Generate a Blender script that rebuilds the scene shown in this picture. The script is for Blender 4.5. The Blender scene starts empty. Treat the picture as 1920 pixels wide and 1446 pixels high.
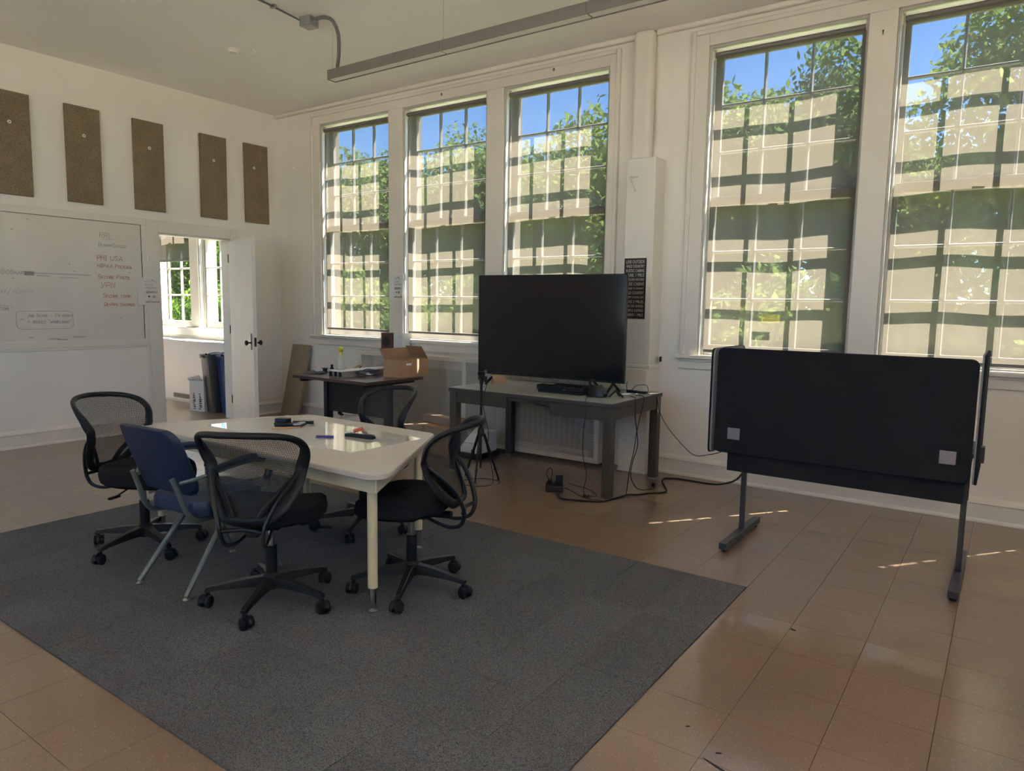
import bpy, bmesh, math, random
import numpy as np
from mathutils import Vector, Matrix, Euler
random.seed(7); rng = np.random.default_rng(7)
SC = bpy.context.scene
COL = SC.collection
PI = math.pi; R = math.radians

# ------------------------------------------------------------------ camera
CAM_LOC = Vector((7.7608, -5.8017, 1.45))
yaw, pitch, roll, FPX = 0.6125, -0.1137, 0.0153, 1325.43
fw = Vector((-math.sin(yaw)*math.cos(pitch), math.cos(yaw)*math.cos(pitch), math.sin(pitch)))
rt = Vector((math.cos(yaw), math.sin(yaw), 0)); up = rt.cross(fw)
r2 = math.cos(roll)*rt + math.sin(roll)*up
u2 = -math.sin(roll)*rt + math.cos(roll)*up
cd = bpy.data.cameras.new('camera'); cam = bpy.data.objects.new('camera', cd); COL.objects.link(cam)
cam.matrix_world = Matrix(((r2.x, u2.x, -fw.x, CAM_LOC.x), (r2.y, u2.y, -fw.y, CAM_LOC.y), (r2.z, u2.z, -fw.z, CAM_LOC.z), (0, 0, 0, 1)))
cd.sensor_width = 36; cd.lens = FPX/1920*36; cd.clip_start = 0.05; cd.clip_end = 400
SC.camera = cam
def px(p):
    d = Vector(p)-CAM_LOC; z = d.dot(fw)
    if z < 0.1: return None
    return 960+FPX*d.dot(r2)/z, 723-FPX*d.dot(u2)/z

# ------------------------------------------------------------------ world, sun, exposure
W = bpy.data.worlds.new('world'); SC.world = W; W.use_nodes = True
nt = W.node_tree; nt.nodes.clear()
sky = nt.nodes.new('ShaderNodeTexSky'); sky.sky_type = 'NISHITA'; sky.sun_disc = False
sky.sun_elevation = R(58.4); sky.sun_rotation = R(36.9); sky.air_density = 1.0; sky.dust_density = 0.3; sky.ozone_density = 6.0
bg = nt.nodes.new('ShaderNodeBackground'); bg.inputs[1].default_value = 0.20
wo = nt.nodes.new('ShaderNodeOutputWorld')
tn = nt.nodes.new('ShaderNodeVectorMath'); tn.operation = 'MULTIPLY'; tn.inputs[1].default_value = (.74, .90, 1.10)
nt.links.new(sky.outputs[0], tn.inputs[0]); nt.links.new(tn.outputs[0], bg.inputs[0]); nt.links.new(bg.outputs[0], wo.inputs[0])
sun_dir = Vector((0.314, 0.419, 0.852)).normalized()     # towards the sun
sl = bpy.data.lights.new('sun', 'SUN'); sl.energy = 17.0; sl.angle = R(0.53); sl.color = (1.0, 0.93, 0.82)
so = bpy.data.objects.new('sun', sl); COL.objects.link(so); so.rotation_euler = sun_dir.to_track_quat('Z', 'Y').to_euler(); so.location = (12, 12, 20)
SC.view_settings.view_transform = 'Standard'; SC.view_settings.look = 'None'
SC.view_settings.gamma = 1.0; SC.view_settings.use_curve_mapping = False
SC.view_settings.exposure = 2.18
SC.cycles.max_bounces = 14; SC.cycles.diffuse_bounces = 6; SC.cycles.transparent_max_bounces = 20
SC.cycles.glossy_bounces = 4; SC.cycles.sample_clamp_indirect = 6.0
SC.cycles.use_denoising = True
SC.cycles.caustics_reflective = False; SC.cycles.caustics_refractive = False

# ------------------------------------------------------------------ materials
M = {}
def N(t, ty, **kw):
    n = t.nodes.new(ty)
    for k, v in kw.items(): setattr(n, k, v)
    return n
def mat(name, col, rough=.5, metal=0., var=0., scale=8., bump=0., bscale=60., spec=.5, rnd=0., coat=0., detail=4.):
    m = bpy.data.materials.new(name); m.use_nodes = True; t = m.node_tree; b = t.nodes['Principled BSDF']
    b.inputs['Roughness'].default_value = rough; b.inputs['Metallic'].default_value = metal
    b.inputs['Specular IOR Level'].default_value = spec; b.inputs['Coat Weight'].default_value = coat
    c = (*col, 1); b.inputs['Base Color'].default_value = c
    tc = N(t, 'ShaderNodeTexCoord')
    last = None
    if var or rnd:
        rgb = N(t, 'ShaderNodeRGB'); rgb.outputs[0].default_value = c; last = rgb.outputs[0]
        if var:
            no = N(t, 'ShaderNodeTexNoise'); no.inputs['Scale'].default_value = scale; no.inputs['Detail'].default_value = detail
            t.links.new(tc.outputs['Object'], no.inputs['Vector'])
            mr = N(t, 'ShaderNodeMapRange'); mr.inputs[1].default_value = .3; mr.inputs[2].default_value = .7
            mr.inputs[3].default_value = 1-var; mr.inputs[4].default_value = 1+var
            t.links.new(no.outputs[0], mr.inputs[0])
            vm = N(t, 'ShaderNodeVectorMath', operation='SCALE'); t.links.new(last, vm.inputs[0]); t.links.new(mr.outputs[0], vm.inputs['Scale']); last = vm.outputs[0]
        if rnd:
            oi = N(t, 'ShaderNodeObjectInfo'); mr = N(t, 'ShaderNodeMapRange'); mr.inputs[3].default_value = 1-rnd; mr.inputs[4].default_value = 1+rnd
            t.links.new(oi.outputs['Random'], mr.inputs[0])
            vm = N(t, 'ShaderNodeVectorMath', operation='SCALE'); t.links.new(last, vm.inputs[0]); t.links.new(mr.outputs[0], vm.inputs['Scale']); last = vm.outputs[0]
        t.links.new(last, b.inputs['Base Color'])
    if bump:
        nb = N(t, 'ShaderNodeTexNoise'); nb.inputs['Scale'].default_value = bscale; t.links.new(tc.outputs['Object'], nb.inputs['Vector'])
        bp = N(t, 'ShaderNodeBump'); bp.inputs['Strength'].default_value = bump; bp.inputs['Distance'].default_value = .01
        t.links.new(nb.outputs[0], bp.inputs['Height']); t.links.new(bp.outputs[0], b.inputs['Normal'])
    M[name] = m; return m
mat('wall_paint', (.83, .775, .70), .6, var=.025, scale=1.5, bump=.04, bscale=90)
mat('wall_paint_b', (.88, .86, .83), .6, var=.02, scale=2)
mat('ceiling_paint', (.90, .865, .82), .8, var=.02, scale=1.2, bump=.05, bscale=25)
mat('trim_paint', (.76, .70, .615), .38, var=.03, scale=3)
mat('sash_paint', (.54, .515, .47), .45, var=.04, scale=9)
mat('chase_paint', (.78, .74, .66), .5, var=.02)
mat('door_paint', (.80, .78, .72), .4, var=.03, scale=4)
mat('board_white', (.74, .69, .60), .22, var=.05, scale=2.2)
mat('frame_white', (.76, .70, .61), .5, var=.02)
mat('dark_gap', (.03, .025, .02), .8)
mat('plastic_black', (.009, .009, .0095), .45, spec=.3)
mat('plastic_mid', (.012, .012, .0125), .38, spec=.4)
mat('cushion_black', (.010, .010, .011), .95, bump=.3, bscale=400, spec=.2)
mat('chrome', (.75, .75, .76), .12, 1.)
mat('metal_grey', (.45, .45, .44), .35, 1.)
mat('blue_vinyl', (.013, .034, .085), .38, var=.05, scale=20, bump=.1, bscale=300)
mat('blue_shell', (.008, .022, .058), .5)
mat('green_metal', (.135, .16, .14), .35, .2)
mat('table_top', (.60, .54, .46), .5, var=.02)
mat('table_edge', (.50, .44, .35), .5)
mat('table_sheet', (.68, .65, .60), .05, var=.03, scale=7, coat=.6)
mat('table_cream', (.60, .52, .33), .4)
mat('desk_dark', (.075, .038, .034), .3, var=.12, scale=14)
mat('desk_black', (.012, .012, .014), .5)
mat('steel_green', (.060, .054, .042), .42, .1, var=.08, scale=6)
mat('linoleum_top', (.33, .345, .32), .3, var=.05, scale=5)
mat('tv_black', (.008, .008, .009), .25)
mat('tv_screen', (.014, .0125, .014), .10, spec=.35)
mat('screen_cloth', (.014, .013, .016), .9, bump=.25, bscale=500, spec=.2)
mat('grey_felt', (.22, .22, .22), .95, var=.2, scale=300)
mat('steel_dark', (.05, .05, .055), .35, .3)
mat('bracket_grey', (.20, .185, .19), .5)
mat('cardboard', (.42, .25, .13), .75, var=.06, scale=5)
mat('cardboard_in', (.34, .20, .105), .8, var=.05, scale=6)
mat('cardboard_dull', (.36, .27, .19), .8, var=.05, scale=6)
mat('paper_white', (.74, .72, .68), .7)
mat('card_white', (.66, .66, .66), .6)
mat('ink_black', (.02, .02, .02), .6)
mat('ink_grey', (.30, .28, .26), .6)
mat('ink_red', (.48, .09, .07), .6)
mat('ink_smudge', (.33, .31, .28), .7)
mat('ink_faint', (.50, .48, .44), .7)
mat('poster_dark', (.028, .020, .016), .6)
mat('poster_text', (.58, .55, .47), .6)
mat('rubber_black', (.010, .010, .010), .6)
mat('cable_grey', (.12, .12, .12), .5)
mat('aluminium', (.62, .62, .60), .35, .8)
mat('yellow_plastic', (.85, .72, .05), .4)
mat('bottle_white', (.62, .58, .52), .4)
mat('gold_cable', (.55, .43, .12), .4)
mat('purple_card', (.07, .05, .20), .4)
mat('red_marker', (.60, .10, .07), .4)
mat('silver_plastic', (.38, .39, .40), .25, .5)
mat('pencil_orange', (.55, .28, .08), .5)
mat('bin_grey', (.035, .035, .035), .4)
mat('bin_blue', (.012, .04, .16), .35)
mat('fixture_grey', (.20, .185, .165), .42, .3, var=.05, scale=3)
mat('diffuser', (.78, .75, .69), .4)
mat('galv', (.35, .37, .37), .4, .7)
mat('sign_yellow', (.72, .66, .10), .5)
mat('cover_paint', (.72, .66, .55), .45, var=.03)
mat('radiator_iron', (.36, .33, .28), .5)
mat('brass_dark', (.05, .035, .022), .35, .8)
mat('brown_card', (.11, .045, .03), .4)
mat('felt_gap', (.02, .02, .02), .9)
mat('bark', (.09, .07, .05), .9, bump=.5, bscale=20)
mat('lawn', (.12, .16, .055), .9, var=.3, scale=3)
mat('light_helper_pale', (.86, .80, .72), .9, var=.05, scale=2)  # pale tone of the added bounce slabs and sky blockers
mat('bounce_strip_grey', (.40, .39, .36), .9, var=.05, scale=2)  # tone of the added bounce strip below the windows
mat('stone_out', (.26, .22, .18), .9)
mat('brick_out', (.28, .16, .11), .9)

# fibreboard (speckled)
def speckle(name, base, specks, rough, sc=140., amt=.1, bump=.1, rnd=0., spec=.5, cl=6., coat=0.):
    m = mat(name, base, rough, spec=spec, bump=bump, bscale=sc)
    t = m.node_tree; b = t.nodes['Principled BSDF']
    for l in list(b.inputs['Base Color'].links): t.links.remove(l)
    tc = N(t, 'ShaderNodeTexCoord'); cur = N(t, 'ShaderNodeRGB'); cur.outputs[0].default_value = (*base, 1); cur = cur.outputs[0]
    no = N(t, 'ShaderNodeTexNoise'); no.inputs['Scale'].default_value = cl; no.inputs['Detail'].default_value = 5
    geo = N(t, 'ShaderNodeNewGeometry')
    t.links.new(geo.outputs['Position'], no.inputs['Vector'])
    mr = N(t, 'ShaderNodeMapRange'); mr.inputs[1].default_value = .3; mr.inputs[2].default_value = .7; mr.inputs[3].default_value = .9; mr.inputs[4].default_value = 1.1
    t.links.new(no.outputs[0], mr.inputs[0])
    vm = N(t, 'ShaderNodeVectorMath', operation='SCALE'); t.links.new(cur, vm.inputs[0]); t.links.new(mr.outputs[0], vm.inputs['Scale']); cur = vm.outputs[0]
    for i, (c, th) in enumerate(specks):
        n2 = N(t, 'ShaderNodeTexNoise'); n2.inputs['Scale'].default_value = sc*(1+.35*i); n2.inputs['Detail'].default_value = 2
        ad = N(t, 'ShaderNodeVectorMath', operation='ADD'); ad.inputs[1].default_value = (3.1*i, 7.7*i, 1.3*i)
        t.links.new(geo.outputs['Position'], ad.inputs[0]); t.links.new(ad.outputs[0], n2.inputs['Vector'])
        m3 = N(t, 'ShaderNodeMapRange'); m3.inputs[1].default_value = th; m3.inputs[2].default_value = th+.05
        t.links.new(n2.outputs[0], m3.inputs[0])
        mx = N(t, 'ShaderNodeMix', data_type='RGBA'); t.links.new(m3.outputs[0], mx.inputs['Factor']); t.links.new(cur, mx.inputs['A']); mx.inputs['B'].default_value = (*c, 1); cur = mx.outputs['Result']
    if rnd:
        oi = N(t, 'ShaderNodeObjectInfo'); mr = N(t, 'ShaderNodeMapRange'); mr.inputs[3].default_value = 1-rnd; mr.inputs[4].default_value = 1+rnd
        t.links.new(oi.outputs['Random'], mr.inputs[0])
        vm = N(t, 'ShaderNodeVectorMath', operation='SCALE'); t.links.new(cur, vm.inputs[0]); t.links.new(mr.outputs[0], vm.inputs['Scale']); cur = vm.outputs[0]
    t.links.new(cur, b.inputs['Base Color'])
    if coat: b.inputs['Coat Weight'].default_value = coat; b.inputs['Coat Roughness'].default_value = .10
    return m
speckle('fibreboard', (.235, .175, .105), [((.12, .085, .045), .58), ((.40, .33, .22), .66)], .95, sc=90, bump=.3)
speckle('fibreboard_pale', (.33, .265, .18), [((.22, .17, .11), .60), ((.45, .38, .28), .66)], .95, sc=90, bump=.3)
speckle('vinyl_tile', (.235, .158, .10), [((.15, .095, .055), .655), ((.36, .27, .19), .64)], .36, sc=85, bump=.012, rnd=.02, cl=1.3, coat=.7)
speckle('carpet_pile', (.13, .132, .135), [((.07, .072, .075), .52), ((.22, .222, .225), .60)], 1., sc=210, bump=.6, rnd=.06, spec=.1, cl=2.0)

def m_glass():
    m = bpy.data.materials.new('window_glass'); m.use_nodes = True; t = m.node_tree; t.nodes.clear()
    o = N(t, 'ShaderNodeOutputMaterial'); tr = N(t, 'ShaderNodeBsdfTransparent'); tr.inputs[0].default_value = (.93, .95, .94, 1)
    gl = N(t, 'ShaderNodeBsdfGlossy'); gl.inputs['Roughness'].default_value = .02
    lw = N(t, 'ShaderNodeLayerWeight'); lw.inputs[0].default_value = .5
    pw = N(t, 'ShaderNodeMath', operation='POWER'); pw.inputs[1].default_value = 5; t.links.new(lw.outputs['Facing'], pw.inputs[0])
    fr = N(t, 'ShaderNodeMath', operation='MULTIPLY_ADD'); fr.inputs[1].default_value = .9; fr.inputs[2].default_value = .035; t.links.new(pw.outputs[0], fr.inputs[0])
    mx = N(t, 'ShaderNodeMixShader'); t.links.new(fr.outputs[0], mx.inputs[0]); t.links.new(tr.outputs[0], mx.inputs[1]); t.links.new(gl.outputs[0], mx.inputs[2]); t.links.new(mx.outputs[0], o.inputs[0])
    M['glass'] = m
m_glass()
OPEN = (.182, .006)       # woven openness seen straight on / past the cut-off angle of the yarns
def m_shade():
    m = bpy.data.materials.new('shade_weave'); m.use_nodes = True; t = m.node_tree; t.nodes.clear()
    o = N(t, 'ShaderNodeOutputMaterial')
    tr = N(t, 'ShaderNodeBsdfTransparent')
    df = N(t, 'ShaderNodeBsdfDiffuse'); df.inputs[0].default_value = (.09, .08, .066, 1)
    tl = N(t, 'ShaderNodeBsdfTranslucent'); tl.inputs[0].default_value = (.155, .132, .104, 1)
    m1 = N(t, 'ShaderNodeMixShader'); m1.inputs[0].default_value = .5; t.links.new(df.outputs[0], m1.inputs[1]); t.links.new(tl.outputs[0], m1.inputs[2])
    lw = N(t, 'ShaderNodeLayerWeight'); lw.inputs[0].default_value = .5     # Facing = 1-cos
    mr = N(t, 'ShaderNodeMapRange'); mr.inputs[1].default_value = .36; mr.inputs[2].default_value = .56; mr.inputs[3].default_value = OPEN[0]; mr.inputs[4].default_value = OPEN[1]
    t.links.new(lw.outputs['Facing'], mr.inputs[0])
    m2 = N(t, 'ShaderNodeMixShader'); t.links.new(mr.outputs[0], m2.inputs[0]); t.links.new(m1.outputs[0], m2.inputs[1]); t.links.new(tr.outputs[0], m2.inputs[2])
    t.links.new(m2.outputs[0], o.inputs[0]); M['shade'] = m
m_shade()
def m_holes(name, col, px_, pz_, rad, stagger=True, rough=.5, ax='X'):
    """sheet with rows of round holes, spaced px_ by pz_ metres, in object space"""
    m = bpy.data.materials.new(name); m.use_nodes = True; t = m.node_tree; b = t.nodes['Principled BSDF']
    b.inputs['Base Color'].default_value = (*col, 1); b.inputs['Roughness'].default_value = rough
    o = t.nodes['Material Output']
    tc = N(t, 'ShaderNodeTexCoord'); sp = N(t, 'ShaderNodeSeparateXYZ'); t.links.new(tc.outputs['Object'], sp.inputs[0])
    def ma(op, a, bb=None, c=None):
        n = N(t, 'ShaderNodeMath', operation=op)
        for i, v in enumerate((a, bb, c)):
            if v is None: continue
            if isinstance(v, (int, float)): n.inputs[i].default_value = v
            else: t.links.new(v, n.inputs[i])
        return n.outputs[0]
    v = ma('DIVIDE', sp.outputs['Z'], pz_); row = ma('FLOOR', v); fv = ma('SUBTRACT', ma('FRACT', v), .5)
    uu = ma('DIVIDE', sp.outputs[ax], px_)
    if stagger: uu = ma('ADD', uu, ma('MULTIPLY', row, .5))
    fu = ma('SUBTRACT', ma('FRACT', uu), .5)
    d = ma('SQRT', ma('ADD', ma('MULTIPLY', fu, fu), ma('MULTIPLY', fv, fv)))
    h = ma('LESS_THAN', d, rad)
    tr = N(t, 'ShaderNodeBsdfTransparent'); mx = N(t, 'ShaderNodeMixShader')
    t.links.new(h, mx.inputs[0]); t.links.new(b.outputs[0], mx.inputs[1]); t.links.new(tr.outputs[0], mx.inputs[2]); t.links.new(mx.outputs[0], o.inputs[0])
    M[name] = m
m_holes('perforated', (.60, .56, .48), .019, .0135, .33, rough=.5)
m_holes('chair_mesh', (.014, .014, .015), .0062, .0062, .37, rough=.7)
def m_leaf(name, c1, c2):
    m = bpy.data.materials.new(name); m.use_nodes = True; t = m.node_tree; t.nodes.clear()
    o = N(t, 'ShaderNodeOutputMaterial'); df = N(t, 'ShaderNodeBsdfDiffuse'); tl = N(t, 'ShaderNodeBsdfTranslucent')
    geo = N(t, 'ShaderNodeNewGeometry'); mx = N(t, 'ShaderNodeMix', data_type='RGBA'); mx.inputs['A'].default_value = (*c1, 1); mx.inputs['B'].default_value = (*c2, 1)
    t.links.new(geo.outputs['Random Per Island'], mx.inputs['Factor'])
    t.links.new(mx.outputs['Result'], df.inputs[0]); t.links.new(mx.outputs['Result'], tl.inputs[0])
    ms = N(t, 'ShaderNodeMixShader'); ms.inputs[0].default_value = .5; t.links.new(df.outputs[0], ms.inputs[1]); t.links.new(tl.outputs[0], ms.inputs[2]); t.links.new(ms.outputs[0], o.inputs[0])
    M[name] = m
m_leaf('sticker_film', (.90, .88, .14), (.90, .88, .14))
m_leaf('leaf_mid', (.12, .19, .06), (.27, .35, .10))
m_leaf('leaf_dark', (.07, .125, .045), (.18, .25, .08))
m_leaf('leaf_lime', (.16, .26, .04), (.34, .42, .08))
m_leaf('leaf_left', (.05, .10, .015), (.13, .20, .03))

# ------------------------------------------------------------------ geometry helpers
class MB:
    def __init__(s): s.v = []; s.f = []
    def add(s, vs, fs):
        o = len(s.v); s.v += [tuple(v) for v in vs]; s.f += [tuple(i+o for i in f) for f in fs]; return s
    def box(s, x0, x1, y0, y1, z0, z1, mtx=None):
        vs = [Vector((x, y, z)) for z in (z0, z1) for y in (y0, y1) for x in (x0, x1)]
        if mtx: vs = [mtx @ v for v in vs]
        return s.add(vs, [(0, 2, 3, 1), (4, 5, 7, 6), (0, 1, 5, 4), (2, 6, 7, 3), (0, 4, 6, 2), (1, 3, 7, 5)])
    def ring(s, pts, rad, n=8, closed=False, ry=None, cap=True):
        pts = [Vector(p) for p in pts]; k = len(pts)
        rads = rad if isinstance(rad, (list, tuple)) else [rad]*k
        base = len(s.v); nrm = None
        for i, p in enumerate(pts):
            if closed: t = pts[(i+1) % k]-pts[i-1]
            else: t = pts[min(i+1, k-1)]-pts[max(i-1, 0)]
            t = t.normalized() if t.length > 1e-9 else Vector((0, 0, 1))
            if nrm is None:
                a = Vector((0, 0, 1)) if abs(t.z) < .9 else Vector((1, 0, 0)); nrm = (a-t*a.dot(t)).normalized()
            else: nrm = (nrm-t*nrm.dot(t)).normalized()
            b = t.cross(nrm)
            for j in range(n):
                a = 2*PI*j/n; s.v.append(tuple(p+nrm*math.cos(a)*rads[i]+b*math.sin(a)*(rads[i] if ry is None else rads[i]*ry)))
        for i in range(k if closed else k-1):
            i2 = (i+1) % k
            for j in range(n):
                j2 = (j+1) % n; s.f.append((base+i*n+j, base+i*n+j2, base+i2*n+j2, base+i2*n+j))
        if cap and not closed:
            s.f.append(tuple(base+j for j in reversed(range(n)))); s.f.append(tuple(base+(k-1)*n+j for j in range(n)))
        return s
    def cyl(s, p0, p1, r0, r1=None, n=16): return s.ring([p0, p1], [r0, r0 if r1 is None else r1], n)
    def lathe(s, prof, n=20, c=(0, 0, 0), mtx=None):
        base = len(s.v)
        for r, z in prof:
            for j in range(n):
                a = 2*PI*j/n; v = Vector((c[0]+r*math.cos(a), c[1]+r*math.sin(a), c[2]+z))
                s.v.append(tuple(mtx @ v if mtx else v))
        for i in range(len(prof)-1):
            for j in range(n):
                j2 = (j+1) % n; s.f.append((base+i*n+j, base+i*n+j2, base+(i+1)*n+j2, base+(i+1)*n+j))
        s.f.append(tuple(base+j for j in reversed(range(n)))); s.f.append(tuple(base+(len(prof)-1)*n+j for j in range(n)))
        return s
    def prism(s, poly, a, b, mtx=None, axis='z'):
        n = len(poly); f = {'z': lambda p, h: (p[0], p[1], h), 'y': lambda p, h: (p[0], h, p[1]), 'x': lambda p, h: (h, p[0], p[1])}[axis]
        vs = [Vector(f(p, a)) for p in poly]+[Vector(f(p, b)) for p in poly]
        if mtx: vs = [mtx @ v for v in vs]
        return s.add(vs, [tuple(reversed(range(n))), tuple(range(n, 2*n))]+[(i, (i+1) % n, n+(i+1) % n, n+i) for i in range(n)])
    def grid(s, fn, nu, nv):
        base = len(s.v)
        for j in range(nv+1):
            for i in range(nu+1): s.v.append(tuple(fn(i/nu, j/nv)))
        for j in range(nv):
            for i in range(nu):
                a = base+j*(nu+1)+i; s.f.append((a, a+1, a+nu+2, a+nu+1))
        return s
    def mesh(s, name, material, smooth=True):
        me = bpy.data.meshes.new(name); me.from_pydata(s.v, [], s.f)
        bm = bmesh.new(); bm.from_mesh(me); bmesh.ops.recalc_face_normals(bm, faces=bm.faces); bm.to_mesh(me); bm.free()
        me.materials.append(M[material])
        if smooth:
            me.polygons.foreach_set('use_smooth', [True]*len(me.polygons)); me.set_sharp_from_angle(angle=R(38))
        return me
    def build(s, name, material, parent=None, smooth=True, bevel=0., seg=2, loc=None, label=None):
        o = bpy.data.objects.new(name, s.mesh(name, material, smooth)); COL.objects.link(o)
        if parent: o.parent = parent
        if loc: o.location = loc
        if label: o['label'] = label
        if bevel:
            b = o.modifiers.new('bevel', 'BEVEL'); b.width = bevel; b.segments = seg; b.limit_method = 'ANGLE'; b.angle_limit = R(40)
        return o
def B(x0, x1, y0, y1, z0, z1): return MB().box(x0, x1, y0, y1, z0, z1)
def tag(o, label, cat, group=None, kind=None):
    o['label'] = label; o['category'] = cat
    if group: o['group'] = group
    if kind: o['kind'] = kind
    return o
def thing(name, label, cat, loc=(0, 0, 0), rotz=0., group=None):
    o = bpy.data.objects.new(name, None); o.empty_display_size = .1; COL.objects.link(o)
    o.location = loc; o.rotation_euler = (0, 0, rotz); return tag(o, label, cat, group)
def st(o): o['kind'] = 'structure'; return o
def root_struct(name):
    o = bpy.data.objects.new(name, None); COL.objects.link(o); o['kind'] = 'structure'; return o
def kids(o): return list(o.children)
def copy_tree(o, parent=None):
    c = o.copy(); COL.objects.link(c)
    if parent: c.parent = parent
    for ch in kids(o): copy_tree(ch, c)
    return c
def rrect(w, h, r, n=6, cx=0, cy=0):
    p = []
    for k, (sx, sy) in enumerate(((1, 1), (-1, 1), (-1, -1), (1, -1))):
        for i in range(n+1):
            a = PI/2*(k+i/n); p.append((cx+sx*(w/2-r)+r*math.cos(a), cy+sy*(h/2-r)+r*math.sin(a)))
    return p
def round_poly(poly, r, n=6):
    out = []; k = len(poly)
    for i in range(k):
        p = Vector(poly[i]); a = (Vector(poly[i-1])-p).normalized(); b = (Vector(poly[(i+1) % k])-p).normalized()
        ang = a.angle(b); d = r/math.tan(ang/2); c = p+(a+b).normalized()*(r/math.sin(ang/2))
        p0 = p+a*d; p1 = p+b*d; a0 = math.atan2((p0-c).y, (p0-c).x); a1 = math.atan2((p1-c).y, (p1-c).x)
        da = (a1-a0+PI) % (2*PI)-PI
        for j in range(n+1):
            t = a0+da*j/n; out.append((c.x+r*math.cos(t), c.y+r*math.sin(t)))
    return out
def smooth_path(pts, k=6):
    P = [Vector(p) for p in pts]; out = []
    for i in range(len(P)-1):
        p0 = P[max(i-1, 0)]; p1 = P[i]; p2 = P[i+1]; p3 = P[min(i+2, len(P)-1)]
        for j in range(k):
            t = j/k; out.append(.5*((2*p1)+(p2-p0)*t+(2*p0-5*p1+4*p2-p3)*t*t+(3*p1-p0-3*p2+p3)*t**3))
    out.append(P[-1]); return out
ROT_LEFT = (PI/2, 0, PI/2); ROT_WIN = (PI/2, 0, 0)
def text(name, body, size, loc, rot, material, parent=None, width=None, align='LEFT', sx=1., bold=0.):
    c = bpy.data.curves.new(name, 'FONT'); c.body = body; c.size = size; c.align_x = align; c.align_y = 'CENTER'; c.extrude = .0004; c.offset = bold
    c.resolution_u = 2
    o = bpy.data.objects.new(name, c); COL.objects.link(o); o.location = loc; o.rotation_euler = rot; c.materials.append(M[material])
    o.scale = (sx, 1, 1)
    if parent: o.parent = parent
    if width: FIT.append((o, width))
    return o
FIT = []

# ------------------------------------------------------------------ room shell
XR, YB, CZ = 10.2, -8.6, 3.76          # right end, rear wall, ceiling height
SILL, HEAD = 1.05, 3.55
GA = [(.83, 1.98), (2.19, 3.34), (3.55, 4.70)]; GB = [(5.595, 6.764), (6.947, 8.10), (8.30, 9.45)]
GN = [(-4.56, -3.41), (-3.20, -2.05), (-1.84, -.69)]  # leftmost opening is out of view, added to brighten the next room
TH = .27
b = MB(); ops = sorted(GN+GA+GB); xs = -5.0
b.box(-5.0, XR+.3, 0, TH, -1.2, SILL); b.box(-5.0, XR+.3, 0, TH, HEAD, CZ+.3)
for a, c in ops: b.box(xs, a, 0, TH, SILL, HEAD); xs = c
b.box(xs, XR+.3, 0, TH, SILL, HEAD)
st(b.build('wall_right', 'wall_paint', smooth=False))
D0, D1, DH = -1.588, -.71, 2.18
b = MB(); b.box(-.15, 0, YB, D0, 0, CZ); b.box(-.15, 0, D1, 0, 0, CZ); b.box(-.15, 0, D0, D1, DH, CZ)
st(b.build('wall_left', 'wall_paint', smooth=False))
# end wall on the right with unseen tall windows added to brighten the room, rear wall, ceilings
ADDED_EW = [(-5.0, -3.4), (-7.6, -6.0)]
ADDED_RW = [(-4.4, -2.8), (-2.3, -.7), (2.3, 4.0), (4.3, 6.0)]  # unseen rear openings, added to light the left side and the next room
b = MB(); b.box(XR, XR+.3, YB, 0, -1.2, SILL); b.box(XR, XR+.3, YB, 0, HEAD-.06, CZ); ys = 0
for a, c in ADDED_EW: b.box(XR, XR+.3, c, ys, SILL, HEAD-.06); ys = a
b.box(XR, XR+.3, YB, ys, SILL, HEAD-.06)
st(b.build('wall_end', 'wall_paint', smooth=False))
b = MB(); b.box(-5, XR+.3, YB-.2, YB, -.1, SILL); b.box(-5, XR+.3, YB-.2, YB, HEAD-.1, CZ); xs = -5
for a, c in ADDED_RW: b.box(xs, a, YB-.2, YB, SILL, HEAD-.1); xs = c
b.box(xs, XR+.3, YB-.2, YB, SILL, HEAD-.1); st(b.build('wall_rear', 'wall_paint', smooth=False))
st(B(-5.2, -5.0, YB, TH, -.1, CZ+.3).build('wall_far_room', 'wall_paint_b', smooth=False))
st(B(-5.0, XR+.3, YB-.2, 0, CZ, CZ+.3).build('ceiling', 'ceiling_paint', smooth=False))
fl = st(B(-5.0, XR+.3, YB-.2, 0, -.2, -.006).build('floor', 'dark_gap', smooth=False))
T = .3048; TX0, TY0 = 6.735, -2.475
tm = MB().box(.0009, T-.0009, .0009, T-.0009, -.006, 0).mesh('tile', 'vinyl_tile', False)
CX0, CX1, CY0, CY1 = TX0-13*T, TX0, TY0-7*T+.03, TY0+T-.02
tiles = []; restt = MB()
for i in range(-40, 13):
    for j in range(-21, 9):
        x, y = TX0+i*T, TY0+j*T
        if x+T > XR+.01 or y+T > .31 or x < -5.3: continue
        x1 = x+T; y1 = min(y+T, 0)
        if y >= 0: continue
        if CX0-.02 <= x and x1 <= CX1+.02 and CY0-.1 <= y and y1 <= CY1+.1: continue
        if x < -.15 < x1 or (x < 0 < x1): restt.box(x+.0009, x1-.0009, y+.0009, y1-.0009, -.006, 0); continue
        p = px((x+T/2, y+T/2, 0)); vis = p and -80 < p[0] < 2000 and 0 < p[1] < 1530 and x > -2.6
        if vis and y1 == y+T: tiles.append(((Vector((x, y, 0))-CAM_LOC).length, x, y))
        else: restt.box(x+.0009, x1-.0009, y+.0009, y1-.0009, -.006, 0)
tiles.sort()
for k, (d, x, y) in enumerate(tiles):
    if k < 300:
        o = bpy.data.objects.new('tile', tm); COL.objects.link(o); o.parent = fl; o.location = (x, y, 0)
    else: restt.box(x+.0009, x+T-.0009, y+.0009, y+T-.0009, -.006, 0)
o = restt.build('tile_field', 'vinyl_tile', fl, smooth=False); o['kind'] = 'stuff'
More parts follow.
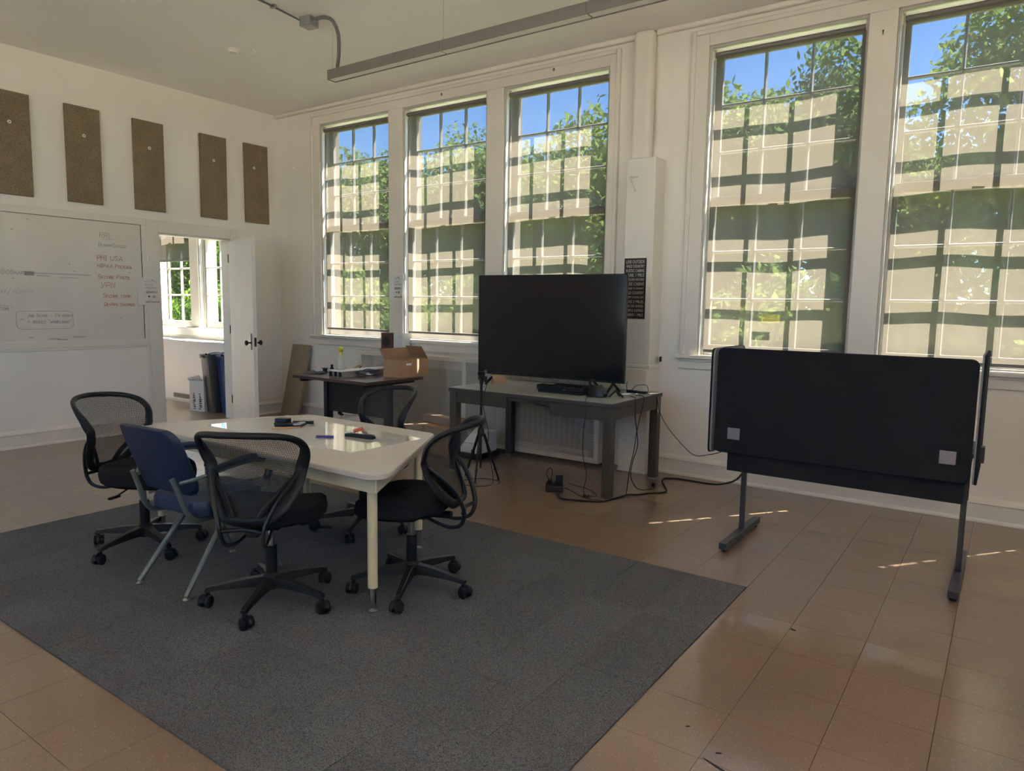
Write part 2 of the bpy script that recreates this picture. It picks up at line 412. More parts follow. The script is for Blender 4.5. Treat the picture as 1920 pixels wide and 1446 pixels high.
# ground and lawn outside
g = B(-70, 60, .34, 90, -1.4, -1.2).build('lawn', 'lawn', smooth=False); tag(g, 'mown green lawn outside below the windows', 'lawn', kind='stuff')
st(B(XR+.3, 60, -60, .34, -1.4, -1.2).build('ground_end', 'lawn', smooth=False))
st(B(XR+.3, XR+9, -14, .34, -1.2, .90).build('added_bounce_slab_end', 'light_helper_pale', smooth=False))  # unseen slab added to bounce sun up through the end windows
st(B(-30, XR+.3, .28, 2.6, -1.2, -1.17).build('added_bounce_strip', 'bounce_strip_grey', smooth=False))  # unseen pale strip added to bounce less green light up at the windows
st(B(-12, XR+.3, -26, YB-.2, -1.2, .90).build('added_bounce_slab_rear', 'light_helper_pale', smooth=False))  # unseen slab added to bounce sunlight in through the rear windows

st(B(XR+.3, XR+2.4, -9, .3, HEAD+.05, HEAD+.2).build('sky_blocker_end', 'light_helper_pale', smooth=False))  # unseen overhang added to keep direct sky light off the floor
st(B(-5, XR+.3, YB-2.2, YB-.2, HEAD+.05, HEAD+.2).build('sky_blocker_rear', 'light_helper_pale', smooth=False))  # added out of view, cuts sky light at the rear windows
# baseboards
def base_profile(b, x0, x1, y, d, h=.17):
    b.box(x0, x1, y-d*.018, y, 0, h) if d > 0 else None
def baseb(name, x0, x1):
    b = MB(); prof = [(0, 0), (-.034, 0), (-.034, .012), (-.028, .022), (-.018, .026), (-.018, .125), (-.026, .132), (-.022, .15), (-.010, .165), (0, .172)]
    vs = [(x, p[0], p[1]) for x in (x0, x1) for p in prof]; n = len(prof)
    b.add(vs, [tuple(range(n)), tuple(reversed(range(n, 2*n)))]+[(i, (i+1) % n, n+(i+1) % n, n+i) for i in range(n)])
    return st(b.build(name, 'trim_paint', smooth=True))
def baseb_y(name, y0, y1, x=0, s=1):
    b = MB(); prof = [(0, 0), (.034, 0), (.034, .012), (.028, .022), (.018, .026), (.018, .125), (.026, .132), (.022, .15), (.010, .165), (0, .172)]
    vs = [(x+s*p[0], y, p[1]) for y in (y0, y1) for p in prof]; n = len(prof)
    b.add(vs, [tuple(range(n)), tuple(reversed(range(n, 2*n)))]+[(i, (i+1) % n, n+(i+1) % n, n+i) for i in range(n)])
    return st(b.build(name, 'trim_paint', smooth=True))
baseb('baseboard_right', 5.25, XR); baseb('baseboard_corner', 0, 1.70)
baseb_y('baseboard_left', YB, -1.70); baseb_y('baseboard_door', -.57, 0)

# ------------------------------------------------------------------ windows
YL, YU = .09, .155        # planes of the lower and the upper sash
def sash(root, name, x0, x1, z0, z1, yc, top, bot, side=.05, cols=3, rows=3):
    b = MB(); y0, y1 = yc-.018, yc+.018
    b.box(x0, x0+side, y0, y1, z0, z1); b.box(x1-side, x1, y0, y1, z0, z1)
    b.box(x0+side, x1-side, y0, y1, z0, z0+bot); b.box(x0+side, x1-side, y0, y1, z1-top, z1)
    gx0, gx1, gz0, gz1 = x0+side, x1-side, z0+bot, z1-top; mw = .022
    pw = (gx1-gx0-mw*(cols-1))/cols; ph = (gz1-gz0-mw*(rows-1))/rows
    o = b.build(name, 'sash_paint', root, bevel=.003)
    mb = MB()
    for i in range(1, cols):
        x = gx0+i*pw+(i-1)*mw; mb.prism([(x, y0+.002), (x+mw*.3, y1-.001), (x+mw*.7, y1-.001), (x+mw, y0+.002)][::-1] if False else [(x, y0+.012), (x+mw*.25, y0), (x+mw*.75, y0), (x+mw, y0+.012), (x+mw, y1-.004), (x, y1-.004)], gz0, gz1)
    for j in range(1, rows):
        z = gz0+j*ph+(j-1)*mw; mb.prism([(y0+.012, z), (y0, z+mw*.25), (y0, z+mw*.75), (y0+.012, z+mw), (y1-.004, z+mw), (y1-.004, z)], gx0, gx1, axis='x')
    m = mb.build('muntin_grid', 'sash_paint', o)
    key = (round(pw, 3), round(ph, 3))
    if key not in PM: PM[key] = MB().box(0, pw, -.0015, .0015, 0, ph).mesh('pane', 'glass', False)
    for i in range(cols):
        for j in range(rows):
            p = bpy.data.objects.new('pane', PM[key]); COL.objects.link(p); p.parent = o
            p.location = (gx0+i*(pw+mw), yc+.006, gz0+j*(ph+mw))
    return o
PM = {}
def window(num, x0, x1):
    w = root_struct('window_%d' % num); mid = 2.30
    b = MB()     # jambs, head stop and outer sill
    b.box(x0, x0+.018, 0.0, .175, SILL, HEAD); b.box(x1-.018, x1, 0.0, .175, SILL, HEAD)
    b.box(x0+.018, x1-.018, 0, .175, HEAD-.018, HEAD)
    e = MB(); e.box(x0, x0+.018, .175, TH, SILL, HEAD); e.box(x1-.018, x1, .175, TH, SILL, HEAD); e.box(x0+.018, x1-.018, .175, TH, HEAD-.018, HEAD); e.build('outer_reveal', 'stone_out', w)
    b.box(x0+.018, x0+.035, .052, .068, SILL, HEAD-.02); b.box(x1-.035, x1-.018, .052, .068, SILL, HEAD-.02)
    b.build('window_frame', 'sash_paint', w, bevel=.002)
    MB().add([(x0+.018, .07, SILL), (x1-.018, .07, SILL), (x1-.018, .28, SILL-.05), (x0+.018, .28, SILL-.05), (x0+.018, .07, SILL+.012), (x1-.018, .07, SILL+.012), (x1-.018, .28, SILL-.02), (x0+.018, .28, SILL-.02)],
             [(0, 3, 2, 1), (4, 5, 6, 7), (0, 1, 5, 4), (2, 3, 7, 6), (1, 2, 6, 5), (0, 4, 7, 3)]).build('outer_sill', 'sash_paint', w)
    sash(w, 'lower_sash', x0+.018, x1-.018, SILL+.012, mid+.065, YL, .072, .078)
    sash(w, 'upper_sash', x0+.018, x1-.018, mid-.005, HEAD-.018, YU, .055, .066)
    c = (x0+x1)/2
    ml = mid+.065; lk = MB(); lk.box(c-.03, c+.03, YL-.02, YL+.018, ml, ml+.008); lk.cyl((c, YL, ml+.008), (c, YL, ml+.025), .012, n=12); lk.box(c-.01, c+.05, YL-.012, YL, ml+.016, ml+.024)
    lk.build('sash_lock', 'sash_paint', w, bevel=.001)
    return w
for i, (a, c) in enumerate(GA+GB): window(i+1, a, c)
for i, (a, c) in enumerate(GN): window(i+7, a, c)
for i, (a, c) in enumerate(ADDED_EW):  # frames and glass of the added end-wall windows
    w = root_struct('window_%d' % (10+i)); b = MB()
    b.box(XR+.1, XR+.14, a, a+.06, SILL, HEAD-.06); b.box(XR+.1, XR+.14, c-.06, c, SILL, HEAD-.06); b.box(XR+.1, XR+.14, a+.06, c-.06, SILL, SILL+.07); b.box(XR+.1, XR+.14, a+.06, c-.06, HEAD-.066, HEAD-.06)
    b.box(XR+.1, XR+.14, a+.06, c-.06, 2.13, 2.19)
    b.build('window_frame', 'sash_paint', w); B(XR+.115, XR+.12, a+.06, c-.06, SILL+.07, HEAD-.066).build('pane', 'glass', w, smooth=False)

for i, (a, c) in enumerate(ADDED_RW):  # frames and glass of the added rear windows
    w = root_struct('window_%d' % (12+i)); b = MB(); y0, y1 = YB-.14, YB-.10
    b.box(a, a+.06, y0, y1, SILL, HEAD-.1); b.box(c-.06, c, y0, y1, SILL, HEAD-.1); b.box(a+.06, c-.06, y0, y1, SILL, SILL+.07); b.box(a+.06, c-.06, y0, y1, HEAD-.16, HEAD-.1); b.box(a+.06, c-.06, y0, y1, 2.2, 2.26)
    b.build('window_frame', 'sash_paint', w); B(a+.06, c-.06, YB-.122, YB-.118, SILL+.07, HEAD-.16).build('pane', 'glass', w, smooth=False)

# casings: flat boards between and around windows, back band, head, stool and apron
def casing(num, grp, l, r):
    w = root_struct('trim_%d' % num); a0, c1 = grp[0][0], grp[-1][1]
    ztop = 3.66; b = MB()
    b.box(a0-l, a0, -.02, 0, SILL, ztop); b.box(c1, c1+r, -.02, 0, SILL, ztop)
    for (p, q), (s, t) in zip(grp[:-1], grp[1:]): b.box(q, s, -.02, 0, SILL, HEAD)
    b.box(a0, c1, -.02, 0, HEAD, ztop)
    b.build('casing_board', 'trim_paint', w, bevel=.003)
    e = MB()     # back band
    e.box(a0-l-.02, a0-l+.018, -.034, 0, SILL-.0, ztop+.02); e.box(c1+r-.018, c1+r+.02, -.034, 0, SILL, ztop+.02)
    e.box(a0-l+.018, c1+r-.018, -.034, 0, ztop-.018, ztop+.02)
    e.build('back_band', 'trim_paint', w, bevel=.008, seg=3)
    s = MB(); s.box(a0-l-.05, c1+r+.05, -.062, 0.0, SILL-.032, SILL)
    for p, q in grp: s.box(p+.019, q-.019, 0.0, .07, SILL-.03, SILL-.001)
    s.build('sill_board', 'trim_paint', w, bevel=.008, seg=3)
    s = MB(); s.box(a0-l-.03, c1+r+.03, -.022, 0, SILL-.12, SILL-.032); s.box(a0-l-.03, c1+r+.03, -.036, 0, SILL-.052, SILL-.032)
    s.build('apron', 'trim_paint', w, bevel=.006, seg=3)
casing(1, GA, .145, .085); casing(2, GB, .125, .125); casing(3, GN, .145, .145)
c = MB(); c.box(0, 4.955, -.045, 0, CZ-.045, CZ); c.box(5.135, XR, -.045, 0, CZ-.045, CZ); st(c.build('trim_4', 'trim_paint', bevel=.012, seg=3))

# ------------------------------------------------------------------ roller shades
def shade(x0, x1, zb, label, amp=.010, ph=0., yv=.028, group='solar roller shades on the windows', gl=.044, gr=.024):
    t = thing('roller_shade', label, 'window shade', (x0, yv, 0), 0, group); w = x1-x0
    zt = HEAD-.070; l, r = gl, w-gr
    MB().cyl((l-.004, 0, zt), (r+.004, 0, zt), .021, n=16).build('roller_tube', 'fixture_grey', t)
    bk = MB(); bk.box(.019, .024, -.026, .026, zt-.03, zt+.032); bk.box(w-.024, w-.0185, -.026, .026, zt-.03, zt+.032); bk.build('bracket', 'cover_paint', t)
    def f(u, v):
        z = zt-.018+(zb+.012-(zt-.018))*v; x = l+(r-l)*u
        env = .5*min(1, v*5)*(.35+.65*min(1, (1-v)*3+.25))
        y = .016*0+amp*env*(math.sin(6.1*u+ph+1.2*v)+.55*math.sin(11.3*u-ph*2+2.1*v)+.3*math.sin(3.2*v*4+ph+u*3))
        return (x, y, z)
    MB().grid(f, 44, 60).build('shade_fabric', 'shade', t)
    bb = MB().box(l, r, -.006, .006, zb-.008, zb+.016); bb.build('bottom_bar', 'fixture_grey', t, bevel=.003)
    ch = MB(); ch.ring([(w-.0155, -.03, zt), (w-.0155, -.032, zb+.5)], .0014, 5); ch.ring([(w-.0155, -.012, zt), (w-.0155, -.014, zb+.5)], .0014, 5)
    ch.ring([(w-.0155, -.032+.009*(1-math.cos(a)), zb+.5-.009*math.sin(a)) for a in np.linspace(0, PI, 7)], .0014, 5)
    ch.build('pull_chain', 'metal_grey', t)
    return t
shade(*GA[0], 1.125, 'see-through roller shade in the window nearest the room corner', ph=.4, amp=.011)
shade(*GA[1], 1.125, 'see-through roller shade in the middle window behind the cardboard box, bright gap below', ph=2.2, amp=.012)
shade(*GA[2], 1.085, 'see-through roller shade in the window partly behind the television', ph=3.9, amp=.010)
shade(*GB[0], 1.085, 'see-through roller shade in the window with the yellow rescue sticker', ph=1.3, amp=.009)
shade(*GB[1], 1.085, 'see-through roller shade in the rightmost window, at the picture edge', ph=5.0, amp=.009)
shade(*GB[2], 1.085, 'see-through roller shade in the window beyond the right picture edge', ph=.9, amp=.009)
shade(*GN[1], 2.02, 'half-lowered roller shade in the next room, seen through the doorway', ph=2.9, amp=.006, group='shades in the next room')

# ------------------------------------------------------------------ door and casing
w = root_struct('trim_5'); b = MB()
b.box(0, .022, D0-.13, D0, 0, DH+.13); b.box(0, .022, D1, D1+.13, 0, DH+.13); b.box(0, .022, D0, D1, DH, DH+.13)
b.build('casing_board', 'trim_paint', w, bevel=.004)
b = MB(); b.box(-.15, .004, D0, D0+.018, 0, DH); b.box(-.15, .004, D1-.018, D1, 0, DH); b.box(-.15, .004, D0+.018, D1-.018, DH-.018, DH)
b.build('door_frame', 'trim_paint', w, bevel=.002)
d = root_struct('door_1'); d.location = (.03, D1-.01, 0); d.rotation_euler = (0, 0, R(-(90-72.5)))
# local +x points along the leaf from the hinge
B(0, .86, -.0225, .0225, .012, 2.155).build('door_leaf', 'door_paint', d, bevel=.003)
hp = MB(); hp.box(.775, .815, -.028, -.0225, .90, 1.085); hp.build('lock_plate', 'brass_dark', d, bevel=.001)
hp = MB(); hp.box(.775, .815, .0225, .028, .90, 1.085); hp.build('lock_plate', 'brass_dark', d, bevel=.001)
for s in (-1, 1):
    mt = Matrix.Translation((.795, s*.0225, .98)) @ Matrix.Rotation(-s*PI/2, 4, 'X')
    MB().lathe([(.018, 0), (.018, .006), (.009, .010), (.009, .035), (.020, .042), (.029, .052), (.030, .062), (.022, .072), (.001, .075)], 18, mtx=mt).build('door_knob', 'brass_dark', d)
hg = MB()
for z in (.25, 1.1, 1.95): hg.cyl((-.006, -.024, z-.05), (-.006, -.024, z+.05), .007, n=10)
hg.build('hinge', 'brass_dark', d)
B(.86, .8615, -.012, .012, .94, 1.04).build('strike_plate', 'brass_dark', d)

# ------------------------------------------------------------------ whiteboard with frame and writing
GLY = {'A': ['0,0 .4,1 .8,0', '.15,.4 .65,.4'], 'B': ['0,0 0,1 .5,1 .6,.75 .5,.55 0,.55', '.5,.55 .7,.3 .5,0 0,0'], 'C': ['.7,.85 .4,1 .05,.7 .05,.3 .4,0 .7,.15'],
 'D': ['0,0 0,1 .4,1 .7,.6 .6,.2 .3,0 0,0'], 'E': ['.6,1 0,1 0,0 .6,0', '0,.5 .5,.5'], 'F': ['.6,1 0,1 0,0', '0,.5 .5,.5'], 'G': ['.7,.85 .4,1 .05,.7 .05,.3 .4,0 .7,.15 .7,.45 .45,.45'],
 'H': ['0,0 0,1', '.65,0 .65,1', '0,.5 .65,.5'], 'I': ['0,1 .4,1', '.2,1 .2,0', '0,0 .4,0'], 'J': ['.5,1 .5,.2 .3,0 .05,.15'], 'K': ['0,0 0,1', '.6,1 0,.45 .6,0'], 'L': ['0,1 0,0 .5,0'],
 'M': ['0,0 .1,1 .4,.3 .7,1 .8,0'], 'N': ['0,0 0,1 .6,0 .6,1'], 'O': ['.35,1 .05,.7 .05,.3 .35,0 .65,.3 .65,.7 .35,1'], 'P': ['0,0 0,1 .5,1 .6,.75 .5,.5 0,.5'], 'R': ['0,0 0,1 .5,1 .6,.75 .5,.5 0,.5', '.25,.5 .65,0'],
 'S': ['.6,.85 .3,1 .05,.8 .1,.55 .55,.4 .6,.15 .3,0 0,.12'], 'T': ['0,1 .7,1', '.35,1 .35,0'], 'U': ['0,1 0,.25 .3,0 .6,.25 .6,1'], 'V': ['0,1 .35,0 .7,1'], 'W': ['0,1 .2,0 .4,.7 .6,0 .8,1'], 'X': ['0,0 .6,1', '0,1 .6,0'],
 'Y': ['0,1 .3,.5 .6,1', '.3,.5 .3,0'], '/': ['0,-.1 .5,1.1'], '!': ['.1,1 .1,.3', '.1,.08 .1,0'], '0': ['.3,1 .05,.6 .1,.1 .35,0 .6,.4 .5,.9 .3,1'], '3': ['0,.9 .35,1 .55,.75 .25,.52 .6,.3 .3,0 0,.1'], '2': ['0,.8 .3,1 .55,.75 0,0 .6,0'], '4': ['.45,0 .45,1 0,.35 .65,.35'], '=': ['0,.6 .5,.6', '0,.35 .5,.35'], '-': ['0,.5 .45,.5'], '"': ['.1,1 .1,.8', '.3,1 .3,.8']}
def handwriting(body, y, z, h, material, parent, name='writing', slant=.1, th=.0023, x=.0066):
    mb = MB(); cx = 0
    for ch in body:
        if ch == ' ':
            cx += h*.55
            if mb.v: mb.build(name, material, parent)
            mb = MB(); continue
        s = h*(.72 if ch.islower() else 1.); g = GLY[ch.upper()]; jz = random.uniform(-.05, .05)*h; js = random.uniform(.9, 1.1)
        wmax = 0
        for stroke in g:
            pts = [tuple(map(float, q.split(','))) for q in stroke.split()]; wmax = max(wmax, max(p[0] for p in pts))
            P = [(x, y+cx+(p[0]*js+p[1]*slant)*s+random.uniform(-.02, .02)*s, z+jz+p[1]*s) for p in pts]
            mb.ring(P, th, 5)
        cx += (wmax*js+.22)*s
    return mb.build(name, material, parent)
wb = thing('whiteboard', 'long white dry-erase board with faint red and grey handwriting on left wall', 'whiteboard', (0, 0, 0))
WY0, WY1, WZ0, WZ1 = -5.3, -1.778, 1.025, 2.24
B(.001, .006, WY0, WY1, WZ0, WZ1).build('writing_surface', 'board_white', wb, bevel=0)
fb = MB(); fb.box(0, .014, WY0-.07, WY1+.07, WZ1+.004, WZ1+.075); fb.box(0, .014, WY1+.005, WY1+.07, WZ0-.0, WZ1+.004); fb.box(0, .014, WY0-.07, WY1+.07, WZ0-.07, WZ0)
fb.build('frame', 'frame_white', wb, bevel=.003)
B(0, .0105, WY1, WY1+.006, WZ0, WZ1+.004).build('shadow_gap', 'dark_gap', wb); B(0, .009, WY0, WY1, WZ1, WZ1+.004).build('shadow_gap', 'dark_gap', wb)
for (bd, y, z, h, m) in [('RRL', -2.20, 2.075, .055, 'ink_grey'), ('BloomyIntgig!', -2.215, 1.985, .036, 'ink_grey'), ('PHI USA', -2.235, 1.845, .048, 'ink_red'), ('HIPAA Policies', -2.235, 1.77, .037, 'ink_red'),
                         ('Secure Posts', -2.235, 1.655, .042, 'ink_red'), ('VPN', -2.21, 1.562, .058, 'ink_red'), ('Secure comp', -2.195, 1.46, .042, 'ink_red'), ('DevOps Secords', -2.185, 1.375, .034, 'ink_red'),
                         ('$3000mark'[1:], -3.13, 1.665, .042, 'ink_smudge'), ('xxx/month', -3.15, 1.485, .055, 'ink_faint'), ('Job Scope - 24 rooms', -2.905, 1.262, .032, 'ink_smudge'), ('= select "workload"', -2.905, 1.20, .034, 'ink_grey'), ('custom', -3.2, 1.325, .04, 'ink_smudge')]:
    handwriting(bd, y, z, h, m, wb)
ol = MB(); ol.ring([(.0066, -2.18, 2.062), (.0066, -2.05, 2.062)], .0016, 4); ol.build('marker_line', 'ink_grey', wb); ol = MB()
ol.ring([(.0066, p[0], p[1]) for p in rrect(.50, .175, .04, 4, -2.745, 1.232)], .0016, 4, closed=True); ol.build('marker_line', 'ink_grey', wb); ol = MB(); ol.ring([(.0066, -3.3, 1.375), (.0066, -3.03, 1.368), (.0066, -3.02, 1.345)], .0013, 4)
ol.build('marker_line', 'ink_grey', wb)
sm = MB(); sm.box(.0055, .0066, -2.905, -2.82, 1.66, 1.70); sm.build('smudge', 'ink_smudge', wb)
sm = MB(); sm.box(.0055, .0064, -2.82, -2.30, 1.678, 1.692); sm.box(.0055, .0064, -2.8, -2.68, 1.655, 1.668); sm.box(.0055, .0064, -2.6, -2.42, 1.648, 1.656); sm.build('smudge', 'ink_faint', wb)
for k in range(26):
    y, z = random.uniform(-3.2, -1.9), random.uniform(1.05, 2.2); sm = MB(); sm.box(.0055, .0064, y, y+random.uniform(.008, .03), z, z+random.uniform(.004, .009))
    if k < 12: sm.build('smudge', 'ink_smudge', wb)
sm = MB()
for a_, b_, z in ((-2.65, -2.55, 1.032), (-2.5, -2.38, 1.055), (-2.9, -2.86, 1.06), (-2.72, -2.62, 1.04)): sm.box(.0055, .0066, a_, b_, z, z+.007)
sm.build('smudge', 'ink_grey', wb)
# panel mouldings of the wall below the board
b = MB(); b.box(0, .012, -1.755, D0-.13, 0, .955); b.box(0, .012, -5.4, -1.755, .93, .955); st(b.build('trim_6', 'trim_paint', bevel=.003))

# ------------------------------------------------------------------ acoustic fibreboard panels on the left wall
PAN = [(-3.12, -2.805, 'cut off by the left picture edge'), (-2.485, -2.16, 'second from the left, above the whiteboard'), (-1.825, -1.49, 'in the middle of the row'), (-1.07, -.735, 'above the open doorway'), (-.49, -.155, 'nearest the room corner')]
SCR = [-2.963, -2.316, -1.655, -.906, -.359]
pm = MB().box(0, .032, 0, .33, 0, .94).mesh('board', 'fibreboard', False)
for (y0, y1, s), sy in zip(PAN, SCR):
    t = thing('fibreboard_panel', 'tan fibreboard panel high on the left wall, '+s, 'wall panel', (.001, y0, 2.405), 0, 'fibreboard panels in a row high on the left wall')
    t.rotation_euler = (R(random.uniform(-.5, .5)), 0, 0)
    o = bpy.data.objects.new('board', pm); COL.objects.link(o); o.parent = t
    bv = o.modifiers.new('bevel', 'BEVEL'); bv.width = .003; bv.segments = 1
    mt = Matrix.Translation((.032, sy-y0, 3.065-2.405)) @ Matrix.Rotation(PI/2, 4, 'Y')
    o2 = MB().lathe([(.017, 0), (.017, .002), (.014, .0035), (.006, .0035), (.004, .0025)], 16, mtx=mt).build('washer', 'paper_white', t)
    MB().lathe([(.0055, .002), (.005, .005), (.001, .006)], 10, mtx=mt).build('screw_head', 'brass_dark', o2)
t = thing('loose_fibreboard', 'pale fibreboard offcut leaning against the window wall beside the door', 'board', (.29, 0, 0))
a = math.atan2(.215, .905); mt = Matrix.Translation((0, -.255, .012)) @ Matrix.Rotation(-a, 4, 'X')
MB().box(0, .33, -.0, .033, 0, .925, mt).build('board', 'fibreboard_pale', t, bevel=.003)

# ------------------------------------------------------------------ taped signs
def taped_sign(loc, rot, w, h, label):
    t = thing('paper_sign', label, 'sign', loc, 0, 'taped white paper signs'); t.rotation_euler = rot
    def f(u, v): return (w*u, h*v, .0025+.022*(1-u)**3*1. if u < .5 else .0025+.022*(1-u)**3)
    MB().grid(f, 10, 2).build('sheet', 'paper_white', t)
    tx = lambda bd, x, y, s, m='ink_black', wd=None: text('lettering', bd, s, (x, y, .006+.022*(.5)**3), (0, 0, 0), m, t, wd, 'CENTER')
    tx('DE STAY', w*.5, h*.74, .026, 'ink_grey'); tx('HAVE FUN', w*.56, h*.63, .028, 'ink_smudge'); tx('TAG @BRANCH', w*.5, h*.475, .034, 'ink_black', w*.74)
    tx('#DigitalTownhall', w*.53, h*.12, .028, 'ink_black', w*.86)
    ic = MB(); z = .0085
    ic.ring([(w*.29, h*.25, z), (w*.29, h*.33, z), (w*.32, h*.345, z)], .002, 5); ic.ring([(w*.27, h*.31, z), (w*.32, h*.31, z)], .002, 5)
    ic.prism([(w*.50, h*.27), (w*.55, h*.31), (w*.56, h*.34), (w*.52, h*.33), (w*.48, h*.35), (w*.46, h*.32)], z-.001, z)
    ic.ring([(w*.72+p[0], h*.31+p[1], z) for p in rrect(.024, .02, .005, 2)], .0022, 5, closed=True); ic.ring([(w*.72+.004*math.cos(q), h*.31+.004*math.sin(q), z) for q in np.linspace(0, 6.28, 9)[:-1]], .0012, 4, closed=True)
    ic.build('icon', 'ink_black', t)
    ic = MB(); ic.ring([(w*.3, h*.86, z), (w*.42, h*.86, z), (w*.5, h*.92, z), (w*.56, h*.84, z)], .0018, 5); ic.ring([(w*.62, h*.9, z), (w*.68, h*.95, z), (w*.72, h*.86, z)], .0035, 5); ic.ring([(w*.2, h*.78, z), (w*.3, h*.93, z)], .001, 4); ic.ring([(w*.74, h*.94, z), (w*.86, h*.78, z)], .001, 4)
    ic.build('logo', 'ink_smudge', t)
taped_sign((.0145, -1.845, 1.387), ROT_LEFT, .25, .295, 'white paper sign taped between the whiteboard and the door casing')
taped_sign((2.005, -.0205, 1.485), ROT_WIN, .19, .27, 'white paper sign taped to the post between two windows')

# ------------------------------------------------------------------ column chase and pipe
ch = root_struct('trim_7')
B(4.985, 5.25, -.2, 0, 0, 2.69).build('chase_box', 'chase_paint', ch, bevel=.004)
b = MB(); b.box(4.978, 5.262, -.212, 0, .925, .955); b.box(4.978, 5.257, -.207, 0, 0, .02); b.build('ledge_strip', 'chase_paint', ch, bevel=.004)
B(4.99, 5.235, -.206, -.2, .03, .915).build('front_board', 'frame_white', ch, bevel=.002)
B(4.952, 5.138, -.105, 0, 2.69, CZ).build('pipe_boxing', 'trim_paint', ch, bevel=.045, seg=5)
t = thing('wall_hook', 'white metal hook bracket high on the boxed column', 'bracket', (5.02, -.2, 2.46))
MB().box(-.018, .018, -.004, 0, .03, .10).build('plate', 'frame_white', t, bevel=.001)
MB().ring([(0, 0, .08), (.10, -.05, .07)], .006, 8).ring([(0, -.004, .06), (.03, -.03, .03), (.085, -.075, -.05)], .006, 8).build('arm', 'frame_white', t)
ps = thing('lodge_poster', 'narrow dark poster of cabin phrases in pale letters on the boxed column', 'poster', (4.992, -.2015, 1.346))
PW, PH = .205, .515
MB().box(0, PW, -.001, 0, 0, PH).build('sheet', 'poster_dark', ps, smooth=False)
LN = [('LIVE OUTSIDE', .024), ('WILD COUNTRY', .021), ('RUSTIC CABINS', .021), ('TRAIL 1 MILE', .024), ('EXPLORE NATURE', .018), ('LAKE CABINS', .024), ('WHERE TO SUMMIT', .013), ('WILD COUNTRY', .022), ('HAPPY LODGE LIFE', .015), ('LAKE 2 MILES', .022), ('SHELTER AHEAD', .019), ('SIMPLE LIVING', .020), ('CABINS 1 MILE', .021)]
z = PH-.032
for bd, s in LN:
    text('lettering', bd, s*1.62, (PW/2, -.0018, z), ROT_WIN, 'poster_text', ps, PW*.83, 'CENTER'); z -= .0375
t = thing('wall_stud', 'small dark latch on the wall right of the boxed column', 'latch', (5.275, 0, .975))
MB().box(-.005, .005, -.03, 0, 0, .045).build('body', 'brass_dark', t, bevel=.001)
for i, (x, z, s) in enumerate([(4.119, 3.615, 'above the window partly behind the television'), (2.756, 3.60, 'above the middle left window')]):
    t = thing('curtain_hook', 'small metal eyelet '+s, 'hook', (x, -.02, z)); MB().ring([(.009*math.cos(q), -.006, .009*math.sin(q)) for q in np.linspace(0, 6.28, 11)[:-1]], .0028, 6, closed=True).build('ring', 'brass_dark', t); MB().cyl((0, 0, .009), (0, -.007, .009), .005, n=8).build('plate', 'brass_dark', t)
t = thing('keyhole_plate', 'small pale keyhole plate on the post left of the rightmost window', 'plate', (6.857, -.0205, 3.405)); MB().box(-.012, .012, -.002, 0, -.03, .022).build('plate', 'frame_white', t, bevel=.001); MB().cyl((0, -.004, .008), (0, -.001, .008), .0065, n=10).box(-.003, .003, -.004, -.001, -.018, .006).build('keyhole', 'dark_gap', t)
t = thing('corner_hook', 'small white hook on the wall between the corner and the first window', 'hook', (.334, 0, 3.10)); MB().ring(smooth_path([(0, 0, 0), (0, -.03, -.005), (.02, -.05, .02), (.045, -.05, .035)], 4), .005, 6).build('hook', 'frame_white', t)

# rescue sticker (on the glass of the fourth window)
t = thing('rescue_sticker', 'yellow RESCUE WINDOW sticker on the glass of the fourth window', 'sign', (6.09, .0945, 1.338))
MB().box(0, .142, -.0008, -.0004, 0, .066).build('sheet', 'sticker_film', t, smooth=False)
text('lettering', 'RESCUE', .034, (.071, -.0022, .049), ROT_WIN, 'ink_black', t, .115, 'CENTER', bold=.0012); text('lettering', 'WINDOW', .034, (.071, -.0022, .019), ROT_WIN, 'ink_black', t, .125, 'CENTER', bold=.0012)
MB().ring([(p[0]+.071, -.0015, p[1]+.033) for p in rrect(.134, .058, .004, 2)], .001, 4, closed=True).build('border', 'ink_black', t)

# ------------------------------------------------------------------ radiator and perforated cover
rc = thing('radiator_cover', 'long pale perforated metal radiator cover under the left windows', 'radiator cover', (0, 0, 0))
X0, X1, YF, ZT = 1.69, 4.80, -.22, .905
f = MB(); f.box(X0, X1, YF-.004, YF+.012, ZT-.045, ZT-.012); f.box(X0, X1, YF-.004, YF+.012, .03, .075)
for x in (X0, 3.215, X1-.045): f.box(x, x+.05 if x < 4.7 else X1, YF-.005, YF+.012, .031, ZT-.013)
f.build('frame', 'cover_paint', rc, bevel=.003)
B(X0-.01, X1+.01, YF-.012, -.036, ZT-.012, ZT).build('top', 'cover_paint', rc, bevel=.003)
MB().grid(lambda u, v: (X0+.05+(3.215-X0-.05)*u, YF+.004, .075+(ZT-.12)*v), 1, 1).build('perforated_panel', 'perforated', rc)
MB().grid(lambda u, v: (3.265+(X1-.045-3.265)*u, YF+.004, .075+(ZT-.12)*v), 1, 1).build('perforated_panel', 'perforated', rc)
B(X1-.006, X1, YF+.012, -.002, .03, ZT-.012).build('side_panel', 'cover_paint', rc); B(X0, X0+.006, YF+.012, -.002, .03, ZT-.012).build('side_panel', 'cover_paint', rc)
sl_ = MB()
for x in (2.02, 3.42):
    for k in range(7): sl_.box(x, x+.006, YF-.0055, YF-.003, .70+k*.018, .712+k*.018)
ra = thing('radiator', 'cast-iron radiator with upright fins behind the perforated cover', 'radiator', (0, 0, 0))
rb = MB()
for k in range(46):
    x = 1.95+k*.060
    rb.prism(rrect(.032, .11, .012, 2, x, -.115), .12, .76)
rb.ring([(1.93, -.115, .16), (4.70, -.115, .16)], .022, 8); rb.ring([(1.93, -.115, .72), (4.70, -.115, .72)], .022, 8)
